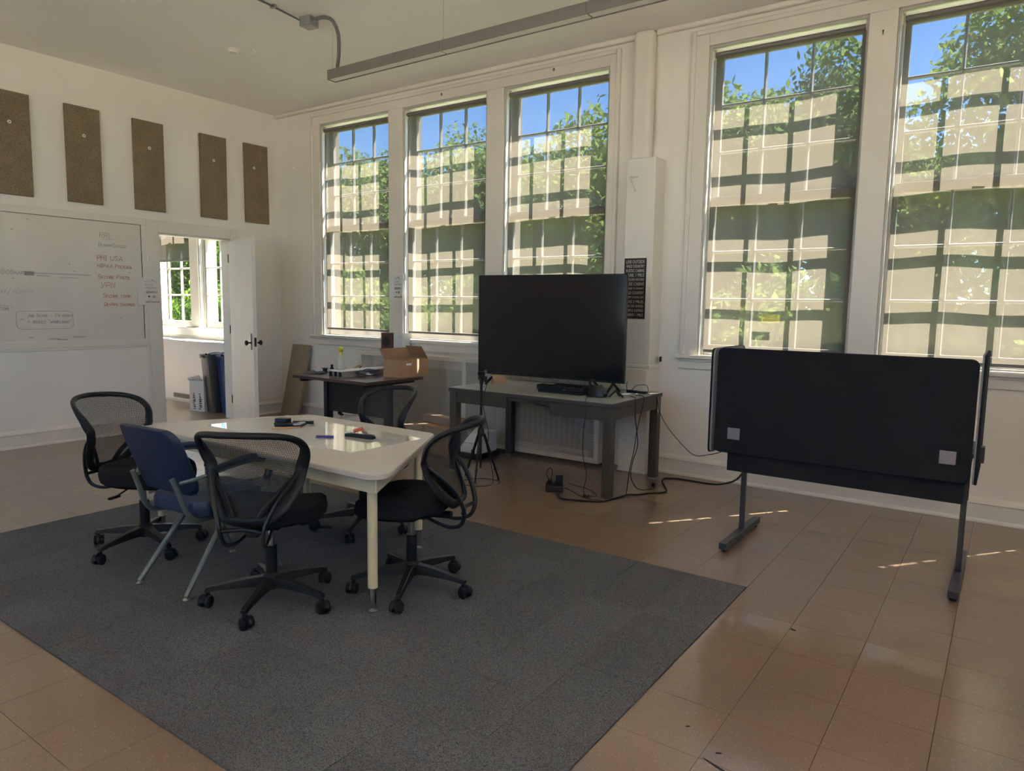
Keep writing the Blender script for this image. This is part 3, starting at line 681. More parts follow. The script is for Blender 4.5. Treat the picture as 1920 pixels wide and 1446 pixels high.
o = rb.build('fins', 'radiator_iron', ra); o['kind'] = 'stuff'
fe = MB()
for x in (1.97, 4.66): fe.box(x, x+.03, -.15, -.08, 0, .13)
fe.build('feet', 'radiator_iron', ra)
t = thing('radiator_valve', 'dark iron radiator valve on a pipe left of the radiator cover', 'valve', (1.30, -.14, .0))
MB().ring([(0, 0, 0), (0, 0, .17)], .012, 8).ring([(0, 0, .14), (.35, 0, .14)], .012, 8).build('pipe', 'cover_paint', t)
MB().cyl((0, 0, .11), (0, 0, .2), .026, n=12).cyl((0, 0, .2), (0, 0, .235), .042, .036, n=12).cyl((0, -.045, .14), (0, 0, .14), .018, n=10).build('valve_body', 'brass_dark', t)

# next room: boxed radiator, vent, bins and carton
nb = thing('radiator_enclosure', 'white boxed radiator enclosure under the windows of the next room', 'radiator cover', (0, 0, 0))
B(-4.98, -.82, -.30, -.037, 0, .86).build('body', 'wall_paint_b', nb, bevel=.004); B(-4.98, -.79, -.33, -.037, .86, .885).build('top', 'wall_paint_b', nb, bevel=.004)
B(-4.98, -.81, -.318, -.30, 0, .03).build('shoe', 'trim_paint', nb)
vg = MB(); vg.box(-2.10, -1.40, -.306, -.3, .045, .125); vo = vg.build('vent', 'cover_paint', nb)
vs_ = MB()
for k in range(30): vs_.box(-2.085+k*.023, -2.073+k*.023, -.3075, -.305, .055, .115)
vs_.build('slot', 'dark_gap', vo)
def bin_(x, y, rz, m, label):
    t = thing('recycling_bin', label, 'bin', (x, y, 0), rz, 'slim bins in the next room')
    b = MB(); n = 28
    po = lambda w, d, r: rrect(w, d, r, 6)
    prof = [(.42, .26, .03, 0.0), (.52, .30, .05, .70), (.545, .325, .05, .70), (.55, .33, .05, .75), (.53, .31, .05, .75), (.50, .28, .05, .70), (.40, .24, .03, .02)]
    rows = [[(p[0], p[1], z) for p in po(w_, d_, r_)] for w_, d_, r_, z in prof]; k = len(rows[0]); vs = [v for r_ in rows for v in r_]
    fs = [(i*k+j, i*k+(j+1) % k, (i+1)*k+(j+1) % k, (i+1)*k+j) for i in range(len(rows)-1) for j in range(k)]; fs += [tuple(reversed(range(k))), tuple(range((len(rows)-1)*k, len(rows)*k))]
    b.add(vs, fs).build('body', m, t)
    lb = MB().grid(lambda u, v: (-.24+.48*u, -.14+.28*v, .755+.012*math.sin(9*u+5*v)+.01*math.sin(17*v-4*u)), 12, 8); lb.build('bag', 'plastic_black', t)
    rb_ = MB().ring([(.29*math.cos(q)*(1 if abs(math.cos(q)) < .95 else 1), .175*math.sin(q), .735+.012*math.sin(5*q)) for q in np.linspace(0, 6.28, 25)[:-1]], .012, 6, closed=True); rb_.build('bag_rim', 'plastic_black', t)
    return t
bin_(-.66, -.40, R(80), 'bin_grey', 'slim dark grey bin with a black bag in the next room')
bin_(-.37, -.36, R(80), 'bin_blue', 'slim blue recycling bin mostly hidden by the open door')
t = thing('white_carton', 'white printed carton standing on the floor beside the grey bin', 'box', (-1.0, -.70, 0), R(12))
B(0, .25, 0, .20, 0, .40).build('body', 'card_white', t, bevel=.002)
MB().add([(0, 0, .40), (.25, 0, .40), (.25, -.03, .44), (0, -.03, .42)], [(0, 1, 2, 3)]).add([(.25, 0, .40), (.25, .2, .40), (.29, .2, .46), (.29, 0, .47)], [(0, 1, 2, 3)]).add([(0, 0, .40), (0, .2, .40), (-.03, .2, .45), (-.03, 0, .43)], [(0, 1, 2, 3)]).build('flap', 'card_white', t)
for q in (.05, .155):
    pr = MB()
    for k in range(9): pr.box(q+random.uniform(0, .02), q+random.uniform(.03, .06), -.001, 0, .03+k*.024, .04+k*.024+random.uniform(0, .008))
    pr.build('print', 'ink_black', t)
t = thing('window_tag', 'small dark tag on the lower glass of the next room window', 'tag', (-1.36, .085, 1.18)); t.rotation_euler = (0, R(20), 0)
MB().box(-.04, .04, -.004, 0, -.045, .045).build('tag', 'fixture_grey', t, bevel=.001)

# ------------------------------------------------------------------ ceiling: suspended linear light, conduit, box, detector
lt = thing('linear_light', 'long grey suspended linear light fixture, switched off', 'ceiling light', (2.95, -1.65, 3.285))
LL = 1.228
for k in range(4):
    x0 = k*LL
    hb = MB(); hb.box(x0, x0+LL-.003, -.045, -.041, 0, .078); hb.box(x0, x0+LL-.003, .041, .045, 0, .078); hb.box(x0, x0+LL-.003, -.041, .041, .074, .078)
    if k == 0: hb.box(0, .004, -.041, .041, 0, .074)
    if k == 3: hb.box(4*LL-.007, 4*LL-.003, -.041, .041, 0, .074)
    hb.build('housing', 'fixture_grey', lt, bevel=.001)
    B(x0+.006, x0+LL-.009, -.037, .037, .006, .012).build('diffuser', 'diffuser', lt)
    wz = CZ-3.285
    if k < 4:
        xx = x0+.02 if k == 0 else x0
        wr = MB(); wr.ring([(xx, 0, .078), (xx, 0, wz)], .0012, 5); wo_ = wr.build('wire', 'metal_grey', lt)
        MB().cyl((xx, 0, .078), (xx, 0, .115), .007, .002, n=10).build('gripper', 'metal_grey', wo_)
jb = thing('junction_box', 'small galvanised junction box on the ceiling feeding the light', 'junction box', (2.86, -1.80, CZ-.075), R(8))
B(-.055, .055, -.055, .055, 0, .075).build('box', 'galv', jb, bevel=.004); MB().cyl((0, 0, -.003), (0, 0, 0), .012, n=10).cyl((.055, .0, .04), (.085, .0, .045), .016, n=10).build('fitting', 'metal_grey', jb)
fc = MB(); path = smooth_path([(2.93, -1.80, 3.735), (3.02, -1.78, 3.738), (3.10, -1.76, 3.70), (3.13, -1.73, 3.60), (3.09, -1.69, 3.48), (3.035, -1.655, 3.40), (3.02, -1.65, 3.365)], 14)
rr = [.0135+.0022*(i % 2) for i in range(len(path))]; fc.ring(path, rr, 10)
o = fc.build('flexible_conduit', 'cable_grey'); tag(o, 'ribbed flexible conduit looping from the junction box to the light', 'conduit')
cn = thing('ceiling_cable', 'thin armoured cable clipped along the ceiling to the junction box', 'cable', (0, 0, 0))
MB().ring(smooth_path([(2.82, -1.85, 3.73), (2.80, -2.0, 3.752), (2.83, -2.25, 3.752), (2.86, -2.8, 3.752), (2.9, -3.6, 3.752)], 4), .007, 8).build('cable', 'cable_grey', cn)
MB().box(2.80, 2.86, -2.13, -2.11, 3.738, 3.76).cyl((2.84, -2.12, 3.735), (2.84, -2.12, 3.76), .008, n=8).build('clip', 'metal_grey', cn)
t = thing('sensor_base', 'small round grey sensor mount on the ceiling', 'ceiling sensor', (1.68, -1.714, CZ))
MB().lathe([(.055, 0), (.055, -.008), (.045, -.014), (.040, -.03), (.036, -.034), (.001, -.035)], 20).build('base', 'frame_white', t)
t = thing('ceiling_hook', 'tiny white hook on the ceiling beside the round sensor mount', 'hook', (1.83, -1.60, CZ)); MB().ring(smooth_path([(0, 0, 0), (0, 0, -.025), (.02, 0, -.035), (.03, 0, -.02)], 4), .004, 6).build('hook', 'frame_white', t)

# ------------------------------------------------------------------ carpet of square tiles
cp = thing('area_carpet', 'blue-grey rug of square carpet tiles under the meeting table', 'rug', (0, 0, 0))
cw = T-.0016
cms = [MB().box(0, cw, 0, cw, 0, h).mesh('carpet_tile', 'carpet_pile', False) for h in (.0062, .0070, .0078)]
for i in range(13):
    for j in range(8):
        if i in (4, 9) and j == 7: pass
        o = bpy.data.objects.new('carpet_tile', random.choice(cms)); COL.objects.link(o); o.parent = cp
        o.location = (CX0+i*T+random.uniform(0, .001), CY1-(j+1)*T+random.uniform(0, .001), 0); o.rotation_euler = (0, 0, R(random.uniform(-.12, .12)))
CH = .0075

# ------------------------------------------------------------------ meeting table (half-hexagon)
mt_ = thing('meeting_table', 'cream trapezoid meeting table with a glossy white sheet inset on top', 'table', (4.48, -3.18, CH))
TZ = .69-CH; yf, yb_ = -.475, .48
poly = [(-1.10, yf), (1.10, yf), (.555, yb_), (-.555, yb_)]
top = round_poly(poly, .085, 8)
MB().prism(top, TZ-.028, TZ-.002).build('tabletop', 'table_edge', mt_, bevel=.004)
MB().prism(round_poly([(-1.097, yf+.002), (1.097, yf+.002), (.553, yb_-.002), (-.553, yb_-.002)], .084, 8), TZ-.002, TZ).build('top_laminate', 'table_top', mt_, smooth=False)
MB().prism([(-.70, -.205), (.59, -.205), (.61, .31), (-.645, .35)], TZ, TZ+.0014).build('glossy_sheet', 'table_sheet', mt_, smooth=False)
ins = [(-.98, yf+.06), (.98, yf+.06), (.50, yb_-.06), (-.50, yb_-.06)]
ap = MB()
for k in range(4):
    p, q = Vector(ins[k]), Vector(ins[(k+1) % 4]); dd = (q-p).normalized(); nn = Vector((-dd.y, dd.x))*.009
    ap.prism([tuple(p+nn), tuple(q+nn), tuple(q-nn), tuple(p-nn)], TZ-.10, TZ-.028)
ap.build('apron', 'table_cream', mt_, bevel=.002)
for x, y in ((.925, yf+.095), (.505, yb_-.092), (-.505, yb_-.092), (-.925, yf+.095)):
    lg = MB(); lg.ring([(x, y, TZ-.03), (x, y, .115)], .0235, 16); o = lg.build('leg', 'table_cream', mt_)
    MB().ring([(x, y, .115), (x, y, .02)], .0195, 16).build('leg_tip', 'chrome', o)
    MB().lathe([(.019, 0), (.021, .004), (.012, .010), (.009, .022)], 14, c=(x, y, 0)).build('glide', 'metal_grey', o)
sc_ = MB()
for k in range(60):
    x, y = random.uniform(-.45, .5), random.uniform(-.2, .3); aa = random.uniform(-.5, .5); L_ = random.uniform(.01, .05)
    if x*-.43 + -.42 > y-.02: continue
    sc_.box(x, x+L_, y, y+.0012, TZ+.0014, TZ+.0017)
sc_.build('scuff', 'ink_faint', mt_, smooth=False)

# ------------------------------------------------------------------ task chair (faces local +y)
def task_chair(label, loc, face, base_ang, G='black mesh-back task chairs around the meeting table'):
    t = thing('task_chair', label, 'chair', loc, face-PI/2, G); ba = base_ang-(face-PI/2)
    hub = MB().lathe([(.030, .07), (.040, .085), (.042, .13), (.032, .145), (.027, .15), (.027, .285)], 18); hub.build('base_hub', 'plastic_black', t)
    for k in range(5):
        a = ba+2*PI*k/5; ca, sa = math.cos(a), math.sin(a)
        mt = Matrix.Rotation(a, 4, 'Z')
        vs = []
        for x, hw, zt, zb in ((.02, .027, .135, .082), (.12, .023, .125, .085), (.24, .018, .103, .078), (.292, .017, .094, .070), (.304, .014, .088, .070)):
            vs += [(x, -hw, zb), (x, hw, zb), (x, hw*.75, zt), (x, -hw*.75, zt)]
        b = MB(); n = 5; fs = [(0, 3, 2, 1), tuple(4*(n-1)+i for i in range(4))]
        for i in range(n-1):
            for j in range(4): fs.append((4*i+j, 4*i+(j+1) % 4, 4*(i+1)+(j+1) % 4, 4*(i+1)+j))
        b.add([mt @ Vector(v) for v in vs], fs); ob = b.build('base_arm', 'plastic_mid', t, bevel=.003)
        ct = MB(); sw = a+random.uniform(-1.2, 1.2)
        C0 = Vector((ca*.290, sa*.290, .029)); ax = Vector((-math.sin(sw), math.cos(sw), 0)); off = Vector((math.cos(sw), math.sin(sw), 0))*.016
        for s_ in (-1, 1): ct.ring([C0+off+ax*s_*.008, C0+off+ax*s_*.011, C0+off+ax*s_*.024, C0+off+ax*s_*.027], [.026, .0285, .0285, .022], 18)
        ct.cyl(C0+off-ax*.026, C0+off+ax*.026, .007, n=8); ct.cyl((C0.x, C0.y, .045), (C0.x, C0.y, .085), .009, n=10)
        hood = []
        for q in np.linspace(-.3, PI-.1, 8): hood.append(C0+off+Vector((0, 0, 1))*math.sin(q)*.031-off.normalized()*math.cos(q)*.031)
        ct.ring(hood, .010, 6)
        ct.build('caster', 'plastic_black', ob)
    gc = MB(); gc.ring([(0, 0, .285), (0, 0, .42)], .0145, 16); gc.build('gas_column', 'chrome', t)
    me = MB(); me.box(-.08, .08, -.10, .08, .385, .425); me.cyl((0, 0, .36), (0, 0, .39), .034, n=16); me.box(-.03, .03, -.21, -.08, .385, .41); me.build('mechanism', 'plastic_black', t, bevel=.008)
    le = MB(); le.ring([(.07, .02, .40), (.16, .03, .385), (.22, .035, .372)], .005, 8); le.prism(rrect(.075, .026, .01, 4, .25, .037), .362, .372); le.build('lever', 'plastic_black', t, bevel=.002)
    # seat cushion
    def sp(u, v):
        th = 2*PI*u; c_, s_ = math.cos(th), math.sin(th); e = 2.6
        x = .245*math.copysign(abs(c_)**(2/e), c_); y = .235*math.copysign(abs(s_)**(2/e), s_)
        x *= 1-.10*(y < 0)*abs(y)/.235
        return x, y+.035
    rows = [(.55, .405), (.90, .408), (.985, .425), (1.0, .45), (.975, .478), (.90, .494), (.70, .500), (.35, .494)]
    n = 40; vs = []
    for rr_, z in rows:
        for i in range(n):
            x, y = sp(i/n, 0); fz = z-(max(0, y-.12)**2)*1.1+(.012*(y < -.12))
            vs.append((x*rr_, .035+(y-.035)*rr_, fz+(0.014*(abs(x)/.245)**2*rr_ if z > .47 else 0)))
    fs = [(i*n+j, i*n+(j+1) % n, (i+1)*n+(j+1) % n, (i+1)*n+j) for i in range(len(rows)-1) for j in range(n)]; fs += [tuple(reversed(range(n))), tuple((len(rows)-1)*n+j for j in range(n))]
    MB().add(vs, fs).build('seat', 'cushion_black', t)
    # back outline: (half width, height); depth from side profile
    HW = [(0, .478), (.075, .480), (.115, .492), (.150, .53), (.172, .565), (.192, .612), (.203, .66), (.214, .71), (.232, .76), (.238, .80), (.226, .836), (.185, .862), (.11, .875), (0, .880)]
    def yp(z):
        ks = [(.47, -.262), (.55, -.232), (.64, -.215), (.71, -.232), (.78, -.278), (.88, -.365)]
        for (a_, b_), (c_, d_) in zip(ks, ks[1:]):
            if z <= c_: f_ = max(0, (z-a_)/(c_-a_)); f_ = f_; return b_+(d_-b_)*f_
        return ks[-1][1]
    def yz(x, z): return yp(z)+.10*(abs(x)/.22)**2*(.35+.65*max(0, min(1, (z-.5)/.2)))
    rp = smooth_path([(x, 0, z) for x, z in HW], 4); outl = [(p.x, p.z) for p in rp]; full = outl+[(-x, z) for x, z in reversed(outl[1:-1])]
    pts = [Vector((x, yz(x, z), z)) for x, z in full]
    k = len(pts); b = MB(); base = 0
    for i, p in enumerate(pts):     # flat oval section: wide in the plane of the back, thin in depth
        tn = (pts[(i+1) % k]-pts[i-1]).normalized(); nr = Vector((0, 1, 0)); nr = (nr-tn*nr.dot(tn)).normalized(); bn = tn.cross(nr)
        side = min(1, abs(p.x)/.15); wd = .015+.014*side*(1 if p.z < .74 else max(0, 1-(p.z-.74)/.12))
        for j in range(10):
            q = 2*PI*j/10; b.v.append(tuple(p+bn*math.cos(q)*wd+nr*math.sin(q)*.012))
    for i in range(k):
        for j in range(10): b.f.append((i*10+j, i*10+(j+1) % 10, ((i+1) % k)*10+(j+1) % 10, ((i+1) % k)*10+j))
    b.build('back_frame', 'plastic_black', t)
    half = sorted(set((round(z, 4), round(x, 4)) for x, z in outl)); zz = [h[0] for h in half]; ww = [h[1] for h in half]
    mesh_ = MB().grid(lambda u, v: (lambda z: (lambda w_: ((2*u-1)*w_, yz((2*u-1)*w_, z)+.004, z))(float(np.interp(z, zz, ww))))(.481+(.878-.481)*v), 16, 34)
    mesh_.build('back_mesh', 'chair_mesh', t)
    # inner diagonal struts and the loops under the seat
    for s_ in (-1, 1):
        p = smooth_path([(s_*.045, -.08, .395), (s_*.068, -.20, .360), (s_*.085, -.272, .372), (s_*.095, -.300, .415), (s_*.105, -.300, .47), (s_*.135, -.268, .55), (s_*.170, -.215, .62), (s_*.196, -.150, .68)], 5)
        n_ = len(p); MB().ring(p, [.008+.004*min(1, i/(n_*.55)) for i in range(n_)], 10, ry=.8).build('back_strut', 'plastic_mid', t)
        p = smooth_path([(s_*.06, yz(.06, .49)-.006, .492), (s_*.10, yz(.1, .55)-.008, .56), (s_*.185, yz(.185, .64)-.004, .645)], 6); MB().ring(p, .014, 8, ry=.7).build('lumbar_strut', 'plastic_black', t)
    br = MB().ring(smooth_path([(-.10, -.298, .44), (0, -.28, .445), (.10, -.298, .44)], 4), .010, 8); br.build('back_bridge', 'plastic_black', t)
    return t
cA = task_chair('black mesh-back task chair at the left end of the table, white tag under seat', (3.72, -3.75, CH), R(20), R(-5))
cB = task_chair('black mesh-back task chair nearest the camera, right of the blue chair', (4.94, -3.776, CH), R(121), R(12))
cC = task_chair('black mesh-back task chair at the right slanted end of the table, nearest the television table', (5.36, -3.248, CH), R(203), R(13))
cD = task_chair('black mesh-back task chair on the far side of the table before the brown desk', (4.44, -2.72, CH), R(262), R(12))
B(-.045, .025, .055, .058, .33, .40).build('care_tag', 'card_white', cA)

# ------------------------------------------------------------------ blue side chair (faces local +y)
bc = thing('blue_armchair', 'blue vinyl armchair with splayed green-grey metal legs', 'chair', (4.40, -3.765, CH), R(4))
st_ = []
rows = [(.93, .385), (.99, .392), (1., .415), (1., .440), (.96, .462), (.8, .472), (.4, .476)]
vs = []; n = 36; rp_ = rrect(.43, .43, .07, 8); n = len(rp_)
for q, z in rows: vs += [(p[0]*q, p[1]*q+.02, z+.006*(p[1] > .1)) for p in rp_]
fs = [(i*n+j, i*n+(j+1) % n, (i+1)*n+(j+1) % n, (i+1)*n+j) for i in range(len(rows)-1) for j in range(n)]+[tuple(reversed(range(n))), tuple((len(rows)-1)*n+j for j in range(n))]
MB().add(vs, fs).build('seat', 'blue_vinyl', bc)
def back_pt(u, v, off):   # u -1..1, v 0..1
    z = .50+.34*v; w_ = .205+.012*math.sin(PI*v)
    return Vector((u*w_, -.225-.13*v+.045*u*u+off, z))
bo = rrect(2, 1, .22, 8); b = MB()
rings = []
for off, sc0 in ((-.024, .90), (-.026, .97), (-.014, 1.), (.006, 1.), (.018, .96), (.024, .85)):
    rings.append([back_pt(p[0]*sc0 if True else 0, .5+p[1]*(sc0 if sc0 > .9 else .9), off) for p in bo])
k = len(bo); vs = [v for r_ in rings for v in r_]; cb = len(vs); vs += [back_pt(0, .5, -.024), back_pt(0, .5, .026)]
fs = [(i*k+j, i*k+(j+1) % k, (i+1)*k+(j+1) % k, (i+1)*k+j) for i in range(len(rings)-1) for j in range(k)]+[(cb, j, (j+1) % k) for j in range(k)]+[(cb+1, (len(rings)-1)*k+(j+1) % k, (len(rings)-1)*k+j) for j in range(k)]
MB().add(vs, fs).build('backrest', 'blue_shell', bc)
for s_ in (-1, 1):
    MB().ring([(s_*.165, .12, .39), (s_*.195, .285, .02)], [.016, .0125], 10).build('leg', 'green_metal', bc)
    MB().ring([(s_*.15, .02, .385), (s_*.19, -.27, .02)], [.017, .0125], 10).build('leg', 'green_metal', bc)
    for y in (.285, -.27): MB().lathe([(.017, 0), (.018, .006), (.010, .014), (.010, .026)], 12, c=(s_*.1945 if y > 0 else s_*.1905, y, 0)).build('glide', 'metal_grey', bc)
    MB().ring(smooth_path([(s_*.165, .02, .375), (s_*.175, -.17, .372), (s_*.172, -.235, .42), (s_*.165, -.27, .52), (s_*.16, -.30, .60)], 5), .013, 8).build('back_upright', 'green_metal', bc)
    MB().ring(smooth_path([(s_*.17, -.265, .575), (s_*.24, -.20, .60), (s_*.265, .0, .635), (s_*.265, .13, .63), (s_*.262, .175, .58), (s_*.235, .165, .47), (s_*.20, .15, .41)], 6), .010, 8).build('arm_tube', 'green_metal', bc)
    MB().ring(smooth_path([(s_*.258, -.13, .632), (s_*.266, .0, .655), (s_*.266, .10, .655), (s_*.264, .16, .63), (s_*.256, .185, .575), (s_*.245, .175, .52)], 6), [.016]*31, 10, ry=1.4).build('arm_pad', 'blue_shell', bc)
MB().box(-.16, .16, -.15, .17, .372, .386).build('seat_pan', 'green_metal', bc, bevel=.004)

# ------------------------------------------------------------------ things on the meeting table
TT = .69+.0016
def on(name, label, cat, x, y, z=TT, rz=0., group=None): return thing(name, label, cat, (x, y, z), rz, group)
t = on('board_eraser', 'black block eraser on the far left of the meeting table', 'eraser', 4.12, -3.08, rz=R(20))
B(-.045, .045, -.03, .03, 0, .014).build('felt_pad', 'felt_gap', t, bevel=.002); B(-.043, .043, -.028, .028, .014, .04).build('grip', 'plastic_mid', t, bevel=.007, seg=3)
t = on('black_marker', 'thick black marker lying behind the silver pocket device', 'marker', 4.19, -2.985, rz=R(38))
MB().ring([(-.06, 0, .0095), (.0, 0, .0095), (.002, 0, .0095)], .0085, 12).build('barrel', 'plastic_mid', t); MB().ring([(.002, 0, .0095), (.065, 0, .0095)], .0095, 12).build('cap', 'plastic_black', t)
t = on('eraser_case', 'low black case beside the block eraser on the table', 'case', 4.185, -3.10, rz=R(35)); B(-.07, .07, -.022, .022, 0, .018).build('case', 'plastic_black', t, bevel=.005)
t = on('pencil', 'orange pencil lying in front of the black eraser', 'pencil', 4.25, -3.16, rz=R(60))
MB().ring([(-.08, 0, .0045), (.085, 0, .0045)], .0038, 6).build('barrel', 'pencil_orange', t); MB().ring([(.085, 0, .0045), (.10, 0, .0045)], [.0038, .0006], 6).build('tip', 'cardboard_in', t)
t = on('silver_device', 'small silver pocket device on the glossy sheet', 'gadget', 4.24, -3.05, rz=R(-62)); B(-.052, .052, -.023, .023, 0, .010).build('base', 'plastic_black', t, bevel=.003); B(-.050, .050, -.021, .021, .010, .020).build('shell', 'silver_plastic', t, bevel=.006, seg=3)
t = on('blue_card', 'small blue-violet card folded on the glossy sheet', 'card', 4.65, -3.20, rz=R(28)); MB().box(-.048, .048, -.014, .014, 0, .002).build('panel', 'purple_card', t); MB().box(-.048, .048, -.001, .014, .002, .010, Matrix.Rotation(R(4), 4, 'X')).build('spine', 'purple_card', t)
t = on('red_marker', 'red marker propped behind the black remote', 'marker', 4.70, -3.035, rz=R(70))
MB().ring([(-.05, 0, .010), (.02, 0, .022)], .009, 12).build('barrel', 'paper_white', t); MB().ring([(.0, 0, .0185), (.06, 0, .029)], .0105, 12).build('cap', 'red_marker', t)
t = on('remote_control', 'black television remote lying on the right of the table', 'remote', 4.80, -3.075, rz=R(10))
rm = MB(); rows = [(-.095, .017, .016), (-.05, .018, .019), (0, .019, .018), (.05, .024, .022), (.085, .024, .020), (.098, .016, .014)]; vs = []
for x, hw, h in rows: vs += [(x, -hw, .003), (x, -hw*.8, 0), (x, hw*.8, 0), (x, hw, .003), (x, hw*.85, h), (x, -hw*.85, h)]
fs = [tuple(range(6)), tuple(reversed(range(30, 36)))]+[(6*i+j, 6*i+(j+1) % 6, 6*(i+1)+(j+1) % 6, 6*(i+1)+j) for i in range(5) for j in range(6)]
rm.add(vs, fs).build('body', 'plastic_black', t, bevel=.002)
kb = MB()
for i in range(7):
    for j in (-1, 0, 1): kb.box(-.07+i*.022, -.06+i*.022, j*.009-.003, j*.009+.003, .017, .0235 if i > 4 else .0205)
kb.build('buttons', 'cable_grey', t)

# ------------------------------------------------------------------ brown desk by the window
dk = thing('brown_desk', 'small dark brown laminate desk with black legs near the radiator cover', 'desk', (2.06, -1.42, 0))
DW, DD, DZ = 1.04, .74, .74
B(0, DW, 0, DD, DZ-.03, DZ).build('desktop', 'desk_dark', dk, bevel=.003)
for x in (.06, DW-.13):
    o = B(x, x+.05, .33, .41, .03, DZ-.06).build('leg', 'desk_black', dk, bevel=.003)
    B(x, x+.05, .04, DD-.04, DZ-.06, DZ-.03).build('top_rail', 'desk_black', o, bevel=.003); B(x, x+.05, .04, DD-.04, 0, .03).build('foot', 'desk_black', o, bevel=.003)
B(.11, DW-.13, .35, .368, .36, DZ-.031).build('modesty_panel', 'desk_black', dk)
DT = DZ+.0005
for k in range(3):
    t = thing('aluminium_extrusion', 'square aluminium tube on the brown desk, %s of three' % ('leftmost', 'middle', 'rightmost')[k], 'metal bar', (2.45+k*.066, -1.30, DT), R(-2), 'square aluminium tubes on the brown desk')
    b = MB(); w_ = .058; wl = .005
    b.box(0, w_, 0, .78, 0, wl); b.box(0, w_, 0, .78, w_-wl, w_); b.box(0, wl, 0, .78, wl, w_-wl); b.box(w_-wl, w_, 0, .78, wl, w_-wl)
    b.build('tube', 'aluminium', t); B(wl+.0005, w_-wl-.0005, .006, .012, wl+.0005, w_-wl-.0005).build('end_plug', 'plastic_black', t)
t = thing('spray_bottle', 'white spray bottle with a bright yellow trigger head', 'spray bottle', (2.20, -.93, DT), R(-20))
MB().lathe([(.001, 0), (.040, .001), (.045, .012), (.046, .05), (.043, .075), (.036, .095), (.033, .11), (.028, .135), (.018, .165), (.014, .18), (.014, .19)], 24).build('bottle', 'bottle_white', t)
h = MB(); h.cyl((0, 0, .185), (0, 0, .205), .018, n=14); h.prism([(-.03, .205), (.02, .205), (.048, .225), (.05, .25), (-.025, .262), (-.04, .24)], -.014, .014, axis='y'); h.prism([(.012, .205), (.026, .207), (.042, .165), (.036, .162)], -.006, .006, axis='y'); h.cyl((.048, 0, .238), (.058, 0, .238), .009, n=10)
h.build('trigger_head', 'yellow_plastic', t, bevel=.003)
t = thing('dark_vial', 'tiny dark bottle with a white label beside the spray bottle', 'bottle', (2.17, -1.02, DT)); MB().lathe([(.001, 0), (.019, .001), (.020, .01), (.020, .045), (.010, .056), (.010, .06)], 16).build('bottle', 'plastic_black', t); MB().cyl((0, 0, .06), (0, 0, .082), .0125, n=14).build('cap', 'rubber_black', t); MB().lathe([(.0205, .012), (.0205, .036)], 16).build('label_band', 'paper_white', t)
t = thing('cable_reel', 'small dark wire spool behind the aluminium tubes', 'spool', (2.10, -1.05, DT)); MB().lathe([(.034, 0), (.034, .006), (.022, .006), (.022, .038), (.034, .038), (.034, .044), (.001, .044)], 20).build('spool', 'plastic_mid', t)
t = thing('work_gloves', 'crumpled grey glove at the left of the brown desk', 'glove', (2.10, -1.22, DT), R(20))
MB().grid(lambda u, v: (-.09+.17*u, -.045+.09*v, .001+.030*math.sin(PI*u)*math.sin(PI*v)*(1+.35*math.sin(9*u+3*v))), 16, 10).build('palm', 'cable_grey', t)
for k in range(4): MB().ring(smooth_path([(.06, -.03+k*.02, .012), (.10, -.036+k*.024, .014), (.13+.01*(k == 1), -.04+k*.027, .010)], 3), .010, 8, ry=.8).build('finger', 'cable_grey', t)
t = thing('gold_cable', 'coiled gold and black cable behind the spray bottle', 'cable', (2.30, -.80, DT), R(10))
for i in range(3): MB().ring([((.04+.004*i)*math.cos(q), (.028+.003*i)*math.sin(q), .035+.02*math.sin(q+.5*i)+.008*i) for q in np.linspace(0, 6.28, 17)[:-1]], .006, 6, closed=True).build('loop', 'gold_cable' if i != 1 else 'plastic_black', t)
t = thing('cable_bundle', 'loose tangle of grey cables between aluminium tubes and cardboard box', 'cables', (2.705, -1.02, DT), 0)
for i in range(7):
    r1, r2_, ph = random.uniform(.045, .062), random.uniform(.09, .125), random.uniform(0, 6)
    MB().ring([(r1*math.cos(q)+random.uniform(-.004, .004), .0+r2_*math.sin(q), .012+i*.0065+.010*math.sin(2*q+ph)+.004) for q in np.linspace(0, 6.28, 25)[:-1]], .0045, 6, closed=True).build('loop', 'cable_grey', t)

def carton(name, label, loc, rz, w, d, h, material='cardboard', inner='cardboard_in', flaps=()):
    t = thing(name, label, 'box', loc, rz); s = .004; b = MB()
    b.box(0, w, 0, s, 0, h); b.box(0, w, d-s, d, 0, h); b.box(0, s, s, d-s, 0, h); b.box(w-s, w, s, d-s, 0, h); b.box(s, w-s, s, d-s, 0, s)
    b.build('body', material, t)
    for side, ln, an in flaps:
        if side == 'l': m_ = Matrix.Translation((0, 0, h)) @ Matrix.Rotation(R(-an), 4, 'Y'); o = MB().box(0, s, .002, d-.002, 0, ln, m_)
        if side == 'r': m_ = Matrix.Translation((w-s, 0, h)) @ Matrix.Rotation(R(an), 4, 'Y'); o = MB().box(0, s, .002, d-.002, 0, ln, m_)
        if side == 'b': m_ = Matrix.Translation((0, d-s, h)) @ Matrix.Rotation(R(-an), 4, 'X'); o = MB().box(.002, w-.002, 0, s, 0, ln, m_)
        if side == 'f': m_ = Matrix.Translation((0, 0, h)) @ Matrix.Rotation(R(an), 4, 'X'); o = MB().box(.002, w-.002, 0, s, 0, ln, m_)
        o.build('flap', inner, t)
    return t
cb_ = carton('open_cardboard_box', 'open brown cardboard box with raised flaps on the brown desk', (2.835, -.955, DT), R(0), .215, .40, .17, flaps=(('l', .11, 28), ('b', .15, -38), ('f', .10, -100)))
MB().box(.2152, .216, .09, .16, .115, .135).build('shipping_label', 'paper_white', cb_)
t = thing('square_speaker_box', 'brown square box with a dark disc standing on the radiator cover', 'box', (2.035, -.20, .9055), 0); B(0, .17, 0, .12, 0, .215).build('body', 'brown_card', t, bevel=.003)
